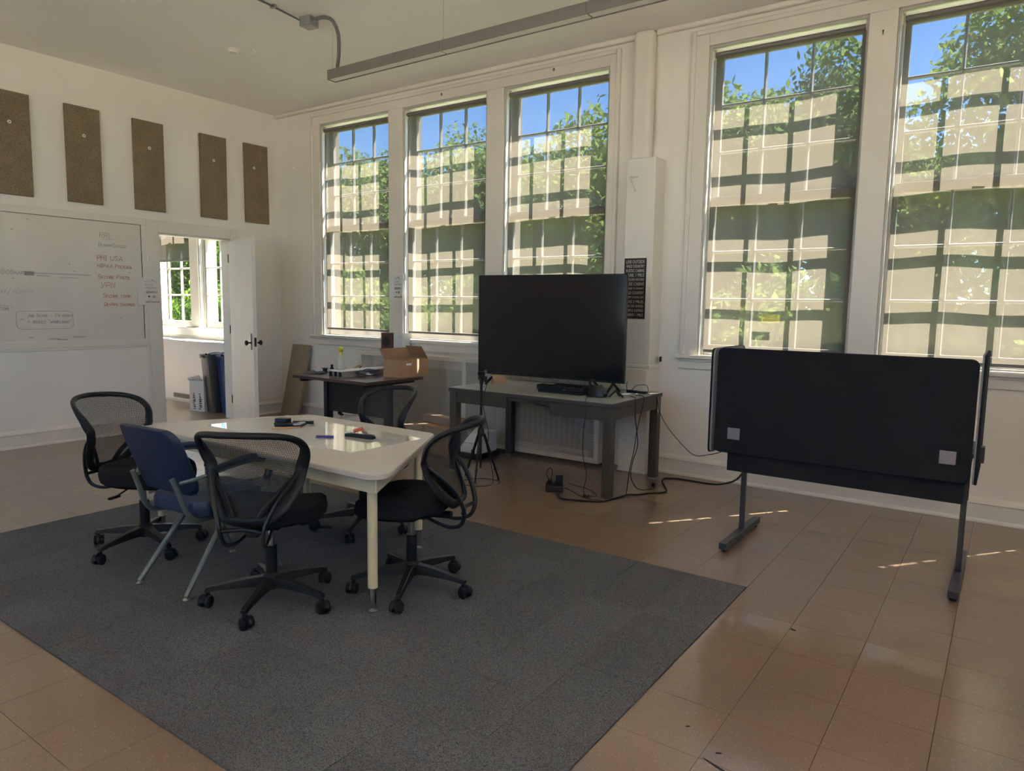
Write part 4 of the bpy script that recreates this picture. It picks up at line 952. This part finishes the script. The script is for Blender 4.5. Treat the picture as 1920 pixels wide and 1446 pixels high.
mt = Matrix.Translation((.085, 0, .12)) @ Matrix.Rotation(PI/2, 4, 'X'); MB().lathe([(.055, 0), (.055, .002), (.001, .002)], 24, mtx=mt).build('disc', 'poster_dark', t)
t = thing('white_square_box', 'white square box standing beside the brown one on the radiator cover', 'box', (2.21, -.185, .9055), 0); B(0, .14, 0, .12, 0, .215).build('body', 'card_white', t, bevel=.003); B(.02, .12, -.001, 0, .17, .175).build('print', 'ink_faint', t)

# boxes on the floor
t = thing('white_flat_case', 'flat white metal case on the floor under the brown desk', 'case', (1.86, -.62, 0), 0)
B(0, .52, 0, .30, 0, .19).build('body', 'card_white', t, bevel=.004); B(0, .52, -.003, .0, .09, .098).build('seam', 'ink_grey', t); B(.36, .38, -.006, 0, .03, .17).build('latch', 'metal_grey', t); B(0, .52, -.003, 0, .145, .150).build('seam', 'ink_grey', t)
carton('floor_carton', 'dull brown cardboard box on the floor by the television table leg', (3.13, -.72, 0), R(-6), .36, .34, .27, 'cardboard_dull', flaps=(('b', .16, 82), ('f', .16, -88)))
t = thing('pale_carton', 'pale cardboard box with a white panel, left of the dull brown floor box', 'box', (2.93, -.80, 0), R(-4)); B(0, .19, 0, .30, 0, .27).build('body', 'cardboard_dull', t, bevel=.003); B(.02, .17, -.001, 0, .05, .21).build('panel', 'paper_white', t)
t = thing('long_flat_carton', 'long flat carton with handwriting lying on the floor boxes', 'box', (2.98, -.56, .2745), R(-10)); B(0, .50, 0, .10, 0, .075).build('body', 'cardboard_dull', t, bevel=.003)
t = thing('white_flat_box', 'white flat equipment box on the floor behind the tripod', 'box', (3.50, -.66, .055), 0); B(0, .28, 0, .28, 0, .19).build('body', 'card_white', t, bevel=.003); B(0, .28, -.002, 0, .09, .095).build('seam', 'ink_grey', t)
t = thing('dark_flat_box', 'dark flat box under the white equipment box', 'box', (3.48, -.68, 0), 0); B(0, .32, 0, .32, 0, .054).build('body', 'plastic_mid', t, bevel=.004)

# ------------------------------------------------------------------ television table
tv = thing('steel_table', 'dark green-grey steel worktable with a pale top holding the television', 'table', (3.82, -1.15, 0))
TW, TD, TH_ = 1.58, .92, .735
B(0, TW, 0, TD, TH_-.035, TH_-.004).build('tabletop', 'steel_green', tv, bevel=.004)
B(.004, TW-.004, .004, TD-.004, TH_-.004, TH_).build('top_laminate', 'linoleum_top', tv, smooth=False)
a = MB(); a.box(.06, TW-.06, .02, .045, .60, TH_-.035) if False else None
a.box(TW-.045, TW-.02, .07, TD-.07, .60, TH_-.035); a.box(.02, .045, .07, TD-.07, .60, TH_-.035); a.box(.06, TW-.06, TD-.045, TD-.02, .62, TH_-.035); a.box(.06, .60, .02, .045, .605, TH_-.035); a.box(1.02, TW-.06, .02, .045, .595, TH_-.035); a.box(.60, 1.02, .04, .055, .665, TH_-.035)
a.build('apron', 'steel_green', tv, bevel=.003)
for x in (.008, TW-.078):
    for y in (.008, TD-.078):
        o = B(x, x+.07, y, y+.07, .012, TH_-.036).build('leg', 'steel_green', tv, bevel=.004); B(x-.004, x+.074, y-.004, y+.074, 0, .012).build('foot_plate', 'metal_grey', o)
MB().ring([(.5, .25, .655), (1.05, .05, .645)], .003, 6).build('brace_rod', 'plastic_black', tv)
TP = TH_+.0005
# television
L0, L1 = Vector((3.775, -.68)), Vector((5.218, -.60)); dv = L1-L0; tl_ = dv.length
te = thing('television', 'large black flat-screen television standing on the steel table', 'television', (L0.x, L0.y, 0), math.atan2(dv.y, dv.x))
zb, zt = .822, 1.712
B(0, tl_, 0, .035, zb, zt).build('housing', 'tv_black', te, bevel=.006); B(.009, tl_-.009, -.0015, 0, zb+.018, zt-.009).build('screen', 'tv_screen', te, smooth=False)
B(.15, tl_-.15, .035, .075, zb+.03, zb+.45).build('rear_bulge', 'tv_black', te, bevel=.012)
B(tl_*.5-.03, tl_*.5+.03, -.003, .02, zb-.008, zb).build('sensor_bar', 'cable_grey', te)
for x in (.17, tl_-.10):
    ft = MB(); zf = TP-0; ft.ring([(x, .017, zb+.02), (x, .017, zb-.01)], .016, 8); ft.ring([(x, .017, zb-.005), (x, -.12, zf+.008)], .011, 8); ft.ring([(x, .017, zb-.005), (x+.0, .15, zf+.008)], .011, 8)
    ft.build('foot', 'tv_black', te)
t = thing('disc_player', 'flat black disc player with a yellow sticker in front of the television', 'media player', (4.575, -.915, TP), R(2))
B(.01, .42, .01, .20, 0, .022).build('base', 'plastic_black', t, bevel=.002); B(0, .43, 0, .21, .024, .062).build('body', 'tv_black', t, bevel=.003); B(.025, .105, .08, .15, .062, .0625).build('sticker', 'cardboard', t); B(.25, .27, -.001, 0, .03, .04).build('button', 'cable_grey', t)
t = thing('headset', 'black virtual-reality style headset beside the disc player', 'headset', (5.10, -.86, TP), R(-10))
vs = []; rows = [(-.06, .040, .045), (-.02, .055, .085), (.03, .055, .09), (.07, .045, .065), (.10, .03, .03)]
hb = MB()
for x, hw, h in rows: vs += [(x, -hw, .004), (x, hw, .004), (x, hw*.8, h), (x, 0, h*1.06), (x, -hw*.8, h)]
fs = [tuple(range(5)), tuple(reversed(range(20, 25)))]+[(5*i+j, 5*i+(j+1) % 5, 5*(i+1)+(j+1) % 5, 5*(i+1)+j) for i in range(4) for j in range(5)]
hb.add(vs, fs).build('visor', 'plastic_mid', t, bevel=.006, seg=3)
MB().ring(smooth_path([(-.055, .03, .04), (-.10, .02, .07), (-.13, -.02, .05), (-.11, -.05, .02), (-.06, -.04, .03)], 5), .010, 8).ring(smooth_path([(-.02, .05, .08), (-.03, .0, .125), (-.03, -.04, .11), (.0, -.05, .085)], 5), .010, 8).build('strap', 'plastic_black', t)
t = thing('controller_stand', 'small black folding stand right of the headset', 'stand', (5.25, -.80, TP), R(20)); MB().ring([(-.05, -.03, .006), (.0, 0, .055), (.06, -.02, .006)], .008, 8).ring([(0, 0, .055), (.02, .07, .006)], .008, 8).build('frame', 'plastic_black', t)
t = thing('usb_hub', 'thin black hub with cables at the right rear of the table', 'hub', (5.25, -.42, TP), R(-5)); B(-.09, .09, -.02, .02, 0, .02).build('body', 'plastic_black', t, bevel=.003); MB().ring(smooth_path([(-.05, 0, .02), (-.02, .04, .06), (.06, .05, .065), (.09, .03, .03), (.10, 0, .012)], 5), .003, 6).ring(smooth_path([(-.09, 0, .01), (-.13, .05, .05), (-.15, .1, .08)], 4), .003, 6).build('cable', 'rubber_black', t)
t = thing('small_cardboard_box', 'small brown cardboard box on the left of the steel table', 'box', (3.945, -.70, TP), R(32)); B(0, .13, 0, .10, 0, .085).build('body', 'cardboard', t, bevel=.002); B(.0, .13, .048, .052, .085, .0855).build('tape', 'cardboard_in', t)

# tripod with camera
tr_ = thing('camera_tripod', 'slim black camera tripod standing in front of the steel table', 'tripod', (4.245, -1.235, 0))
MB().ring([(0, 0, .40), (0, 0, .80)], .011, 12).ring([(0, 0, .10), (0, 0, .40)], .009, 10).build('centre_column', 'plastic_black', tr_)
MB().ring([(0, 0, .37), (0, 0, .385), (0, 0, .425), (0, 0, .44)], [.020, .030, .026, .014], 14).build('collar', 'plastic_mid', tr_)
MB().ring([(.015, -.01, .40), (.05, -.02, .375), (.07, -.03, .35)], .006, 8).build('crank', 'plastic_mid', tr_)
MB().cyl((0, 0, .80), (0, 0, .84), .016, n=12).box(-.02, .02, -.02, .02, .835, .87).ring([(.0, -.02, .85), (.05, -.06, .82)], .006, 8).build('head', 'plastic_mid', tr_, bevel=.003)
for a_, rr_ in ((R(-72), .125), (R(35), .15), (R(168), .19)):
    c_, s_ = math.cos(a_), math.sin(a_)
    p0 = Vector((c_*.026, s_*.026, .385)); p1 = Vector((c_*rr_, s_*rr_, .012)); q = p0.lerp(p1, .45); q2 = p0.lerp(p1, .78)
    o = MB().ring([p0, q], .0115, 10).ring([q, q2], .009, 10).ring([q2, p1], .0075, 10).build('leg', 'plastic_black', tr_)
    MB().ring([q*1.0+Vector((0, 0, .018)), q, q-Vector((0, 0, .012))], .0155, 10).ring([q2+Vector((0, 0, .012)), q2-Vector((0, 0, .012))], .012, 10).build('leg_clamp', 'plastic_mid', o)
    MB().ring([p1-Vector((0, 0, .012)), p1+Vector((0, 0, .006))], [.011, .009], 10).build('rubber_foot', 'rubber_black', o)
    MB().ring([(0, 0, .16), p0.lerp(p1, .55)], .004, 6).build('brace', 'plastic_mid', o)
t = thing('webcam', 'small black webcam clamped on top of the tripod', 'camera', (4.245, -1.235, .872), R(215))
B(-.03, .03, -.022, .022, 0, .03).build('body', 'plastic_black', t, bevel=.008, seg=3); MB().cyl((0, .022, .016), (0, .034, .016), .012, n=14).build('lens', 'tv_screen', t); B(-.045, -.02, -.03, .01, .018, .042).build('clip', 'cable_grey', t, bevel=.004); B(-.05, -.02, .01, .02, -.055, -.005).build('dangling_mount', 'plastic_mid', t, bevel=.004)

def cable(name, label, pts, r=.004, material='rubber_black', k=6, cat='cable'):
    o = MB().ring(smooth_path(pts, k), r, 8).build(name, material); return tag(o, label, cat)
cable('webcam_cable', 'thin black cable hanging from the webcam down to a coil at the tripod foot', [(4.26, -1.25, .86), (4.33, -1.27, .83), (4.32, -1.28, .76), (4.28, -1.26, .66), (4.32, -1.28, .56), (4.385, -1.32, .44), (4.37, -1.30, .36), (4.34, -1.28, .30), (4.36, -1.26, .20), (4.38, -1.25, .08), (4.40, -1.27, .004), (4.42, -1.36, .004), (4.36, -1.44, .004), (4.27, -1.46, .004), (4.19, -1.42, .004), (4.16, -1.33, .004), (4.20, -1.24, .004), (4.30, -1.19, .004), (4.42, -1.2, .004), (4.46, -1.28, .004)], .0028)
ub = thing('power_brick', 'black power supply brick with adaptors on the floor before the steel table', 'power supply', (4.93, -1.21, 0), R(32))
B(-.05, .09, -.0, .15, 0, .05).build('body', 'plastic_mid', ub, bevel=.008, seg=3); B(.03, .085, .07, .11, .05, .115).build('adaptor', 'plastic_black', ub, bevel=.004); B(-.035, .0, .05, .085, .05, .085).build('plug', 'plastic_black', ub, bevel=.004)
MB().ring(smooth_path([(-.02, .07, .085), (-.045, .09, .12), (-.03, .11, .16), (-.01, .10, .17), (0.0, .08, .13), (-.01, .06, .09)], 5), .003, 6).build('cord_loop', 'rubber_black', ub)
cable('extension_cord', 'thick black power cord curving along the floor to the workstation', [(4.98, -1.205, .02), (5.03, -1.28, .008), (5.10, -1.335, .007), (5.20, -1.31, .007), (5.36, -1.235, .007), (5.40, -1.13, .007), (5.425, -1.0, .007), (5.44, -.92, .007), (5.50, -.87, .007), (5.55, -.78, .007), (5.62, -.70, .007), (5.63, -.62, .007), (5.55, -.48, .007), (5.48, -.36, .007), (5.46, -.25, .007), (5.56, -.19, .007), (5.72, -.19, .007), (5.85, -.24, .02), (6.0, -.42, .08), (6.22, -.75, .22), (6.38, -1.05, .42), (6.48, -1.3, .6)], .0072)
cable('adaptor_cable_long', 'thin black cable from the adaptor to the knot at the table leg', [(5.0, -1.08, .06), (5.02, -.98, .02), (5.08, -.94, .003), (5.2, -1.02, .003), (5.26, -1.10, .003), (5.21, -1.16, .003)], .0026)
cable('adaptor_cable_short', 'thin black cable from the brick across the floor past the table leg', [(4.99, -1.12, .03), (5.06, -1.10, .003), (5.16, -1.17, .003), (5.24, -1.20, .003), (5.31, -1.19, .003), (5.38, -1.17, .003), (5.43, -1.02, .003), (5.45, -.93, .012)], .0026)
cable('drop_cable', 'thin black cable dropping from the table front edge to the floor knot', [(5.02, -.86, .745), (5.10, -1.00, .741), (5.17, -1.15, .741), (5.19, -1.163, .72), (5.185, -1.17, .62), (5.17, -1.17, .45), (5.185, -1.18, .30), (5.21, -1.17, .18), (5.19, -1.17, .06), (5.20, -1.165, .004)], .0026)
t = thing('cable_knot', 'small black knot of cable ties on the floor beside the table leg', 'cable knot', (5.21, -1.165, 0)); MB().ring([(.022*math.cos(q), .015*math.sin(q), .010+.004*math.sin(3*q)) for q in np.linspace(0, 6.28, 13)[:-1]], .007, 6, closed=True).build('knot', 'rubber_black', t)
for i in range(4): MB().ring([(0, 0, .01), (.05*math.cos(1.5*i+2.2), .035*math.sin(1.5*i+2.2), .018)], .0014, 5).build('tie_end', 'cable_grey', t)
cable('right_cable', 'black cable hanging over the right table edge to the floor cord', [(5.33, -.60, .742), (5.395, -.62, .742), (5.417, -.64, .72), (5.42, -.70, .60), (5.42, -.755, .48), (5.42, -.80, .33), (5.42, -.86, .20), (5.425, -.90, .08), (5.43, -.93, .012)], .0034)
cable('plug_cable', 'black cable hanging off the table with an unplugged end on the floor', [(5.33, -.70, .742), (5.395, -.76, .742), (5.417, -.80, .72), (5.422, -.80, .60), (5.422, -.765, .49), (5.422, -.74, .36), (5.422, -.82, .24), (5.425, -.85, .14), (5.44, -.80, .05), (5.46, -.72, .006), (5.50, -.66, .006), (5.52, -.60, .006), (5.49, -.55, .02)], .0034)
t = thing('loose_plug', 'black unplugged mains plug lying on the floor by the table', 'plug', (5.485, -.545, .0), R(30)); B(-.014, .014, -.01, .025, 0, .03).build('body', 'rubber_black', t, bevel=.005); MB().cyl((-.006, .025, .018), (-.006, .042, .018), .002, n=6).cyl((.006, .025, .018), (.006, .042, .018), .002, n=6).build('pin', 'metal_grey', t)
cable('sagging_cable', 'thin black cable sagging from the steel table across to the workstation', [(5.33, -.42, .745), (5.405, -.36, .70), (5.42, -.34, .60), (5.50, -.36, .48), (5.66, -.45, .37), (5.85, -.65, .33), (6.05, -.90, .40), (6.25, -1.15, .50), (6.40, -1.35, .62)], .0030)

# ------------------------------------------------------------------ workstation with black screens
ws = thing('workstation', 'black cloth-screened workstation desk on T-feet at the right, seen from behind', 'desk', (0, 0, 0))
def xzplate(b, x0, x1, z0, z1, y0, y1, r):
    return b.prism([(p[0], p[1]) for p in rrect(x1-x0, z1-z0, r, 6, (x0+x1)/2, (z0+z1)/2)], y0, y1, axis='y')
xzplate(MB(), 6.378, 7.652, .610, 1.222, -1.755, -1.730, .035).build('privacy_screen', 'screen_cloth', ws, bevel=.004)
B(6.450, 7.632, -1.72, -1.70, .500, .70).build('modesty_panel', 'screen_cloth', ws, bevel=.003)
def yzplate(b, y0, y1, z0, z1, x0, x1, r):
    return b.prism([(p[0], p[1]) for p in rrect(y1-y0, z1-z0, r, 6, (y0+y1)/2, (z0+z1)/2)], x0, x1, axis='x')
yzplate(MB(), -1.750, -1.17, .595, 1.215, 6.338, 6.350, .035).build('side_screen', 'screen_cloth', ws, bevel=.003); yzplate(MB(), -1.748, -1.172, .597, 1.213, 6.350, 6.358, .034).build('side_lining', 'grey_felt', ws)
yzplate(MB(), -1.750, -1.17, .605, 1.245, 7.668, 7.680, .035).build('side_screen', 'screen_cloth', ws, bevel=.003); yzplate(MB(), -1.748, -1.172, .607, 1.243, 7.660, 7.668, .034).build('side_lining', 'grey_felt', ws)
B(6.40, 7.65, -1.70, -1.08, .695, .725).build('desktop', 'desk_black', ws, bevel=.003)
for x, z in ((6.492, .727), (7.552, .733)): B(x-.036, x+.036, -1.760, -1.755, z-.034, z+.034).build('clamp_plate', 'bracket_grey', ws, bevel=.004)
B(7.680, 7.70, -1.62, -1.56, .70, .78).build('side_clamp', 'steel_dark', ws, bevel=.002); B(7.652, 7.660, -1.735, -1.70, .74, .76).build('side_clamp', 'steel_dark', ws, bevel=.002)
for x, ya, yb2 in ((6.455, -1.74, -1.05), (7.625, -1.74, -.97)):
    o = B(x-.018, x+.018, -1.40, -1.36, .45, .695).build('leg', 'steel_dark', ws, bevel=.003); B(x-.014, x+.014, -1.395, -1.365, .055, .45).build('inner_post', 'steel_dark', o, bevel=.002)
    B(x-.024, x+.024, ya, yb2, .018, .058).build('foot_bar', 'steel_dark', o, bevel=.004)
    for y in (ya+.04, yb2-.04): MB().lathe([(.016, 0), (.017, .006), (.007, .009), (.007, .019)], 12, c=(x, y, 0)).build('leveller', 'rubber_black', o)

# small marks on the floor
for i, (x, y, l, w_, a_, s) in enumerate([(7.055, -2.543, .028, .016, -20, 'small dark chip on the floor tile nearest the rug corner'), (7.10, -3.70, .10, .008, -18, 'thin dark scuff on the floor at the bottom edge'), (7.085, -3.63, .02, .007, 30, 'tiny curled dark fleck near the bottom scuff'), (6.947, -3.546, .016, .006, 40, 'tiny dark fleck beside the rug edge at the bottom')]):
    o = MB().prism([(l/2*math.cos(q), w_/2*math.sin(q)*(1+.2*math.sin(3*q))) for q in np.linspace(0, 6.28, 13)[:-1]], 0, .0012).build('floor_fleck', 'dark_gap', loc=(x, y, .0002)); o.rotation_euler = (0, 0, R(a_)); tag(o, s, 'mark')
for i, (x, y, s) in enumerate([(4.22, -3.25, 'small dark lint scrap on the rug under the table, left'), (4.46, -3.12, 'small dark lint scrap on the rug under the table, centre')]):
    o = MB().grid(lambda u, v: (-.03+.06*u, -.015+.03*v*(1-.5*u), .002+.008*math.sin(5*u+3*v)**2), 6, 3).build('lint_scrap', 'cable_grey', loc=(x, y, CH)); tag(o, s, 'lint')

# ------------------------------------------------------------------ trees outside
def leaves(center, radii, n, size, blobs=26, rs=None):
    rs = rs or rng; c = np.array(center, float); rad = np.array(radii, float)
    d = rs.normal(size=(blobs, 3)); d /= np.linalg.norm(d, axis=1)[:, None]; bc_ = c+d*rad*rs.uniform(.25, .85, (blobs, 1)); br = rad.mean()*rs.uniform(.28, .48, blobs)
    idx = rs.integers(0, blobs, n); dd = rs.normal(size=(n, 3)); dd /= np.linalg.norm(dd, axis=1)[:, None]
    p = bc_[idx]+dd*(br[idx]*rs.uniform(.55, 1.05, n))[:, None]
    a = rs.normal(size=(n, 3)); a /= np.linalg.norm(a, axis=1)[:, None]; b_ = np.cross(a, rs.normal(size=(n, 3))); b_ /= np.linalg.norm(b_, axis=1)[:, None]
    s = (size*rs.uniform(.6, 1.3, n))[:, None]; v = np.stack([p-a*s, p+b_*s*.5, p+a*s, p-b_*s*.5], 1).reshape(-1, 3)
    return v
def quad_mesh(name, v, material):
    n = len(v)//4; me = bpy.data.meshes.new(name); me.vertices.add(len(v)); me.vertices.foreach_set('co', v.astype(np.float32).ravel())
    me.loops.add(4*n); me.loops.foreach_set('vertex_index', np.arange(4*n, dtype=np.int32)); me.polygons.add(n)
    me.polygons.foreach_set('loop_start', np.arange(0, 4*n, 4, dtype=np.int32)); me.update(calc_edges=True); me.materials.append(M[material]); return me
GZ = -1.2
def tree(x, y, top, rad, mt, label, n=7000, leaf=.115, low=.25):
    h = top-GZ; t = thing('tree', label, 'tree', (x, y, GZ), 0, 'trees beyond the windows'); ch = h*(1-low)/2
    o = bpy.data.objects.new('crown', quad_mesh('crown', leaves((0, 0, h-ch), (rad, rad, ch*1.0), n, leaf, 34), mt)); COL.objects.link(o); o.parent = t
    tk = MB().ring([(0, 0, 0), (.1, 0, h*.3), (-.05, .1, h*.6), (0, 0, h*.85)], [.22, .17, .12, .05], 9)
    for k in range(7):
        a_ = random.uniform(0, 6.28); z0 = h*random.uniform(.3, .65); tk.ring([(0, 0, z0), (rad*.35*math.cos(a_), rad*.35*math.sin(a_), z0+h*.13), (rad*.7*math.cos(a_), rad*.7*math.sin(a_), z0+h*.2)], [.08, .05, .02], 6)
    tk.build('trunk', 'bark', t); return t
TR = [(-33, 17, 7.0, 4.5, 'leaf_left', 'lime-green tree, farthest left beyond the next room windows'), (-26, 15, 6.2, 4.2, 'leaf_left', 'bright tree seen through the left pane of the next room'), (-21.5, 16.5, 7.2, 4.2, 'leaf_left', 'bright leafy tree seen through the doorway window'),
      (-17.5, 19, 9.2, 3.6, 'leaf_mid', 'tree rising in the window nearest the room corner'), (-13.0, 20, 8.0, 3.8, 'leaf_dark', 'lower dark tree between the first and second windows'), (-10.2, 17.5, 8.6, 3.2, 'leaf_mid', 'tree reaching up in the second window'),
      (-6.4, 18, 8.4, 3.4, 'leaf_dark', 'tree behind the top of the television'), (-3.4, 14, 7.6, 3.0, 'leaf_mid', 'taller tree at the right of the third window'), (.6, 16.5, 8.9, 2.4, 'leaf_mid', 'pointed tree in the middle of the fourth window'),
      (3.4, 15, 8.4, 2.3, 'leaf_dark', 'tree at the right edge of the fourth window'), (7.9, 13, 10.0, 2.6, 'leaf_mid', 'tall near tree at the right picture edge'), (4.9, 18, 7.0, 2.6, 'leaf_mid', 'lower tree left in the rightmost window'), (11.8, 15, 9.5, 3.2, 'leaf_mid', 'tree outside beyond the right picture edge')]
for x, y, tp, rd, mm, lb in TR: tree(x, y, tp, rd, mm, lb, n=17000)
SH = [(-30, 11.5), (-24, 10.5), (-18.5, 11.5), (-13.5, 12), (-9, 11.5), (-4.5, 11), (0, 11.5), (4.0, 11), (8.0, 10.5), (12, 11)]
nm = ['farthest left', 'second from the left', 'third from the left', 'fourth from the left', 'behind the middle left window', 'behind the television', 'left in the fourth window', 'right in the fourth window', 'in the rightmost window', 'beyond the right picture edge']
for (x, y), s in zip(SH, nm):
    t = thing('bush', 'dense green bush outside, '+s, 'bush', (x, y, GZ), 0, 'bushes outside below the trees')
    o = bpy.data.objects.new('foliage', quad_mesh('foliage', leaves((0, 0, 1.9), (3.1, 1.5, 1.9), 6000, .13, 22), 'leaf_left' if x < -15 else 'leaf_mid')); COL.objects.link(o); o.parent = t
    MB().ring([(0, 0, 0), (.1, 0, 1.0), (0, .1, 2.2)], [.09, .06, .03], 7).build('stem', 'bark', t)
wd = thing('far_woods', 'dark belt of distant woods behind the trees', 'woods', (0, 0, GZ)); wd['kind'] = 'stuff'
v = np.concatenate([leaves((x, 27+2*math.sin(x), 3.0), (3.6, 2.5, 3.4), 2600, .26, 14) for x in range(-56, 24, 5)])
o = bpy.data.objects.new('foliage', quad_mesh('foliage', v, 'leaf_dark')); COL.objects.link(o); o.parent = wd; o['kind'] = 'stuff'

# ------------------------------------------------------------------ fit lettering widths
bpy.context.view_layer.update()
for o, wdt in FIT:
    w0 = o.dimensions.x
    if w0 > 1e-6: o.scale.x = o.scale.x*wdt/w0
dg = bpy.context.evaluated_depsgraph_get()
for o in [q for q in SC.objects if q.type == 'FONT']:
    me = bpy.data.meshes.new_from_object(o.evaluated_get(dg)); n = bpy.data.objects.new(o.name, me); COL.objects.link(n); par = o.parent
    n.parent = par; n.location = o.location; n.rotation_euler = o.rotation_euler; n.scale = o.scale; nm_ = o.name; bpy.data.objects.remove(o); n.name = nm_
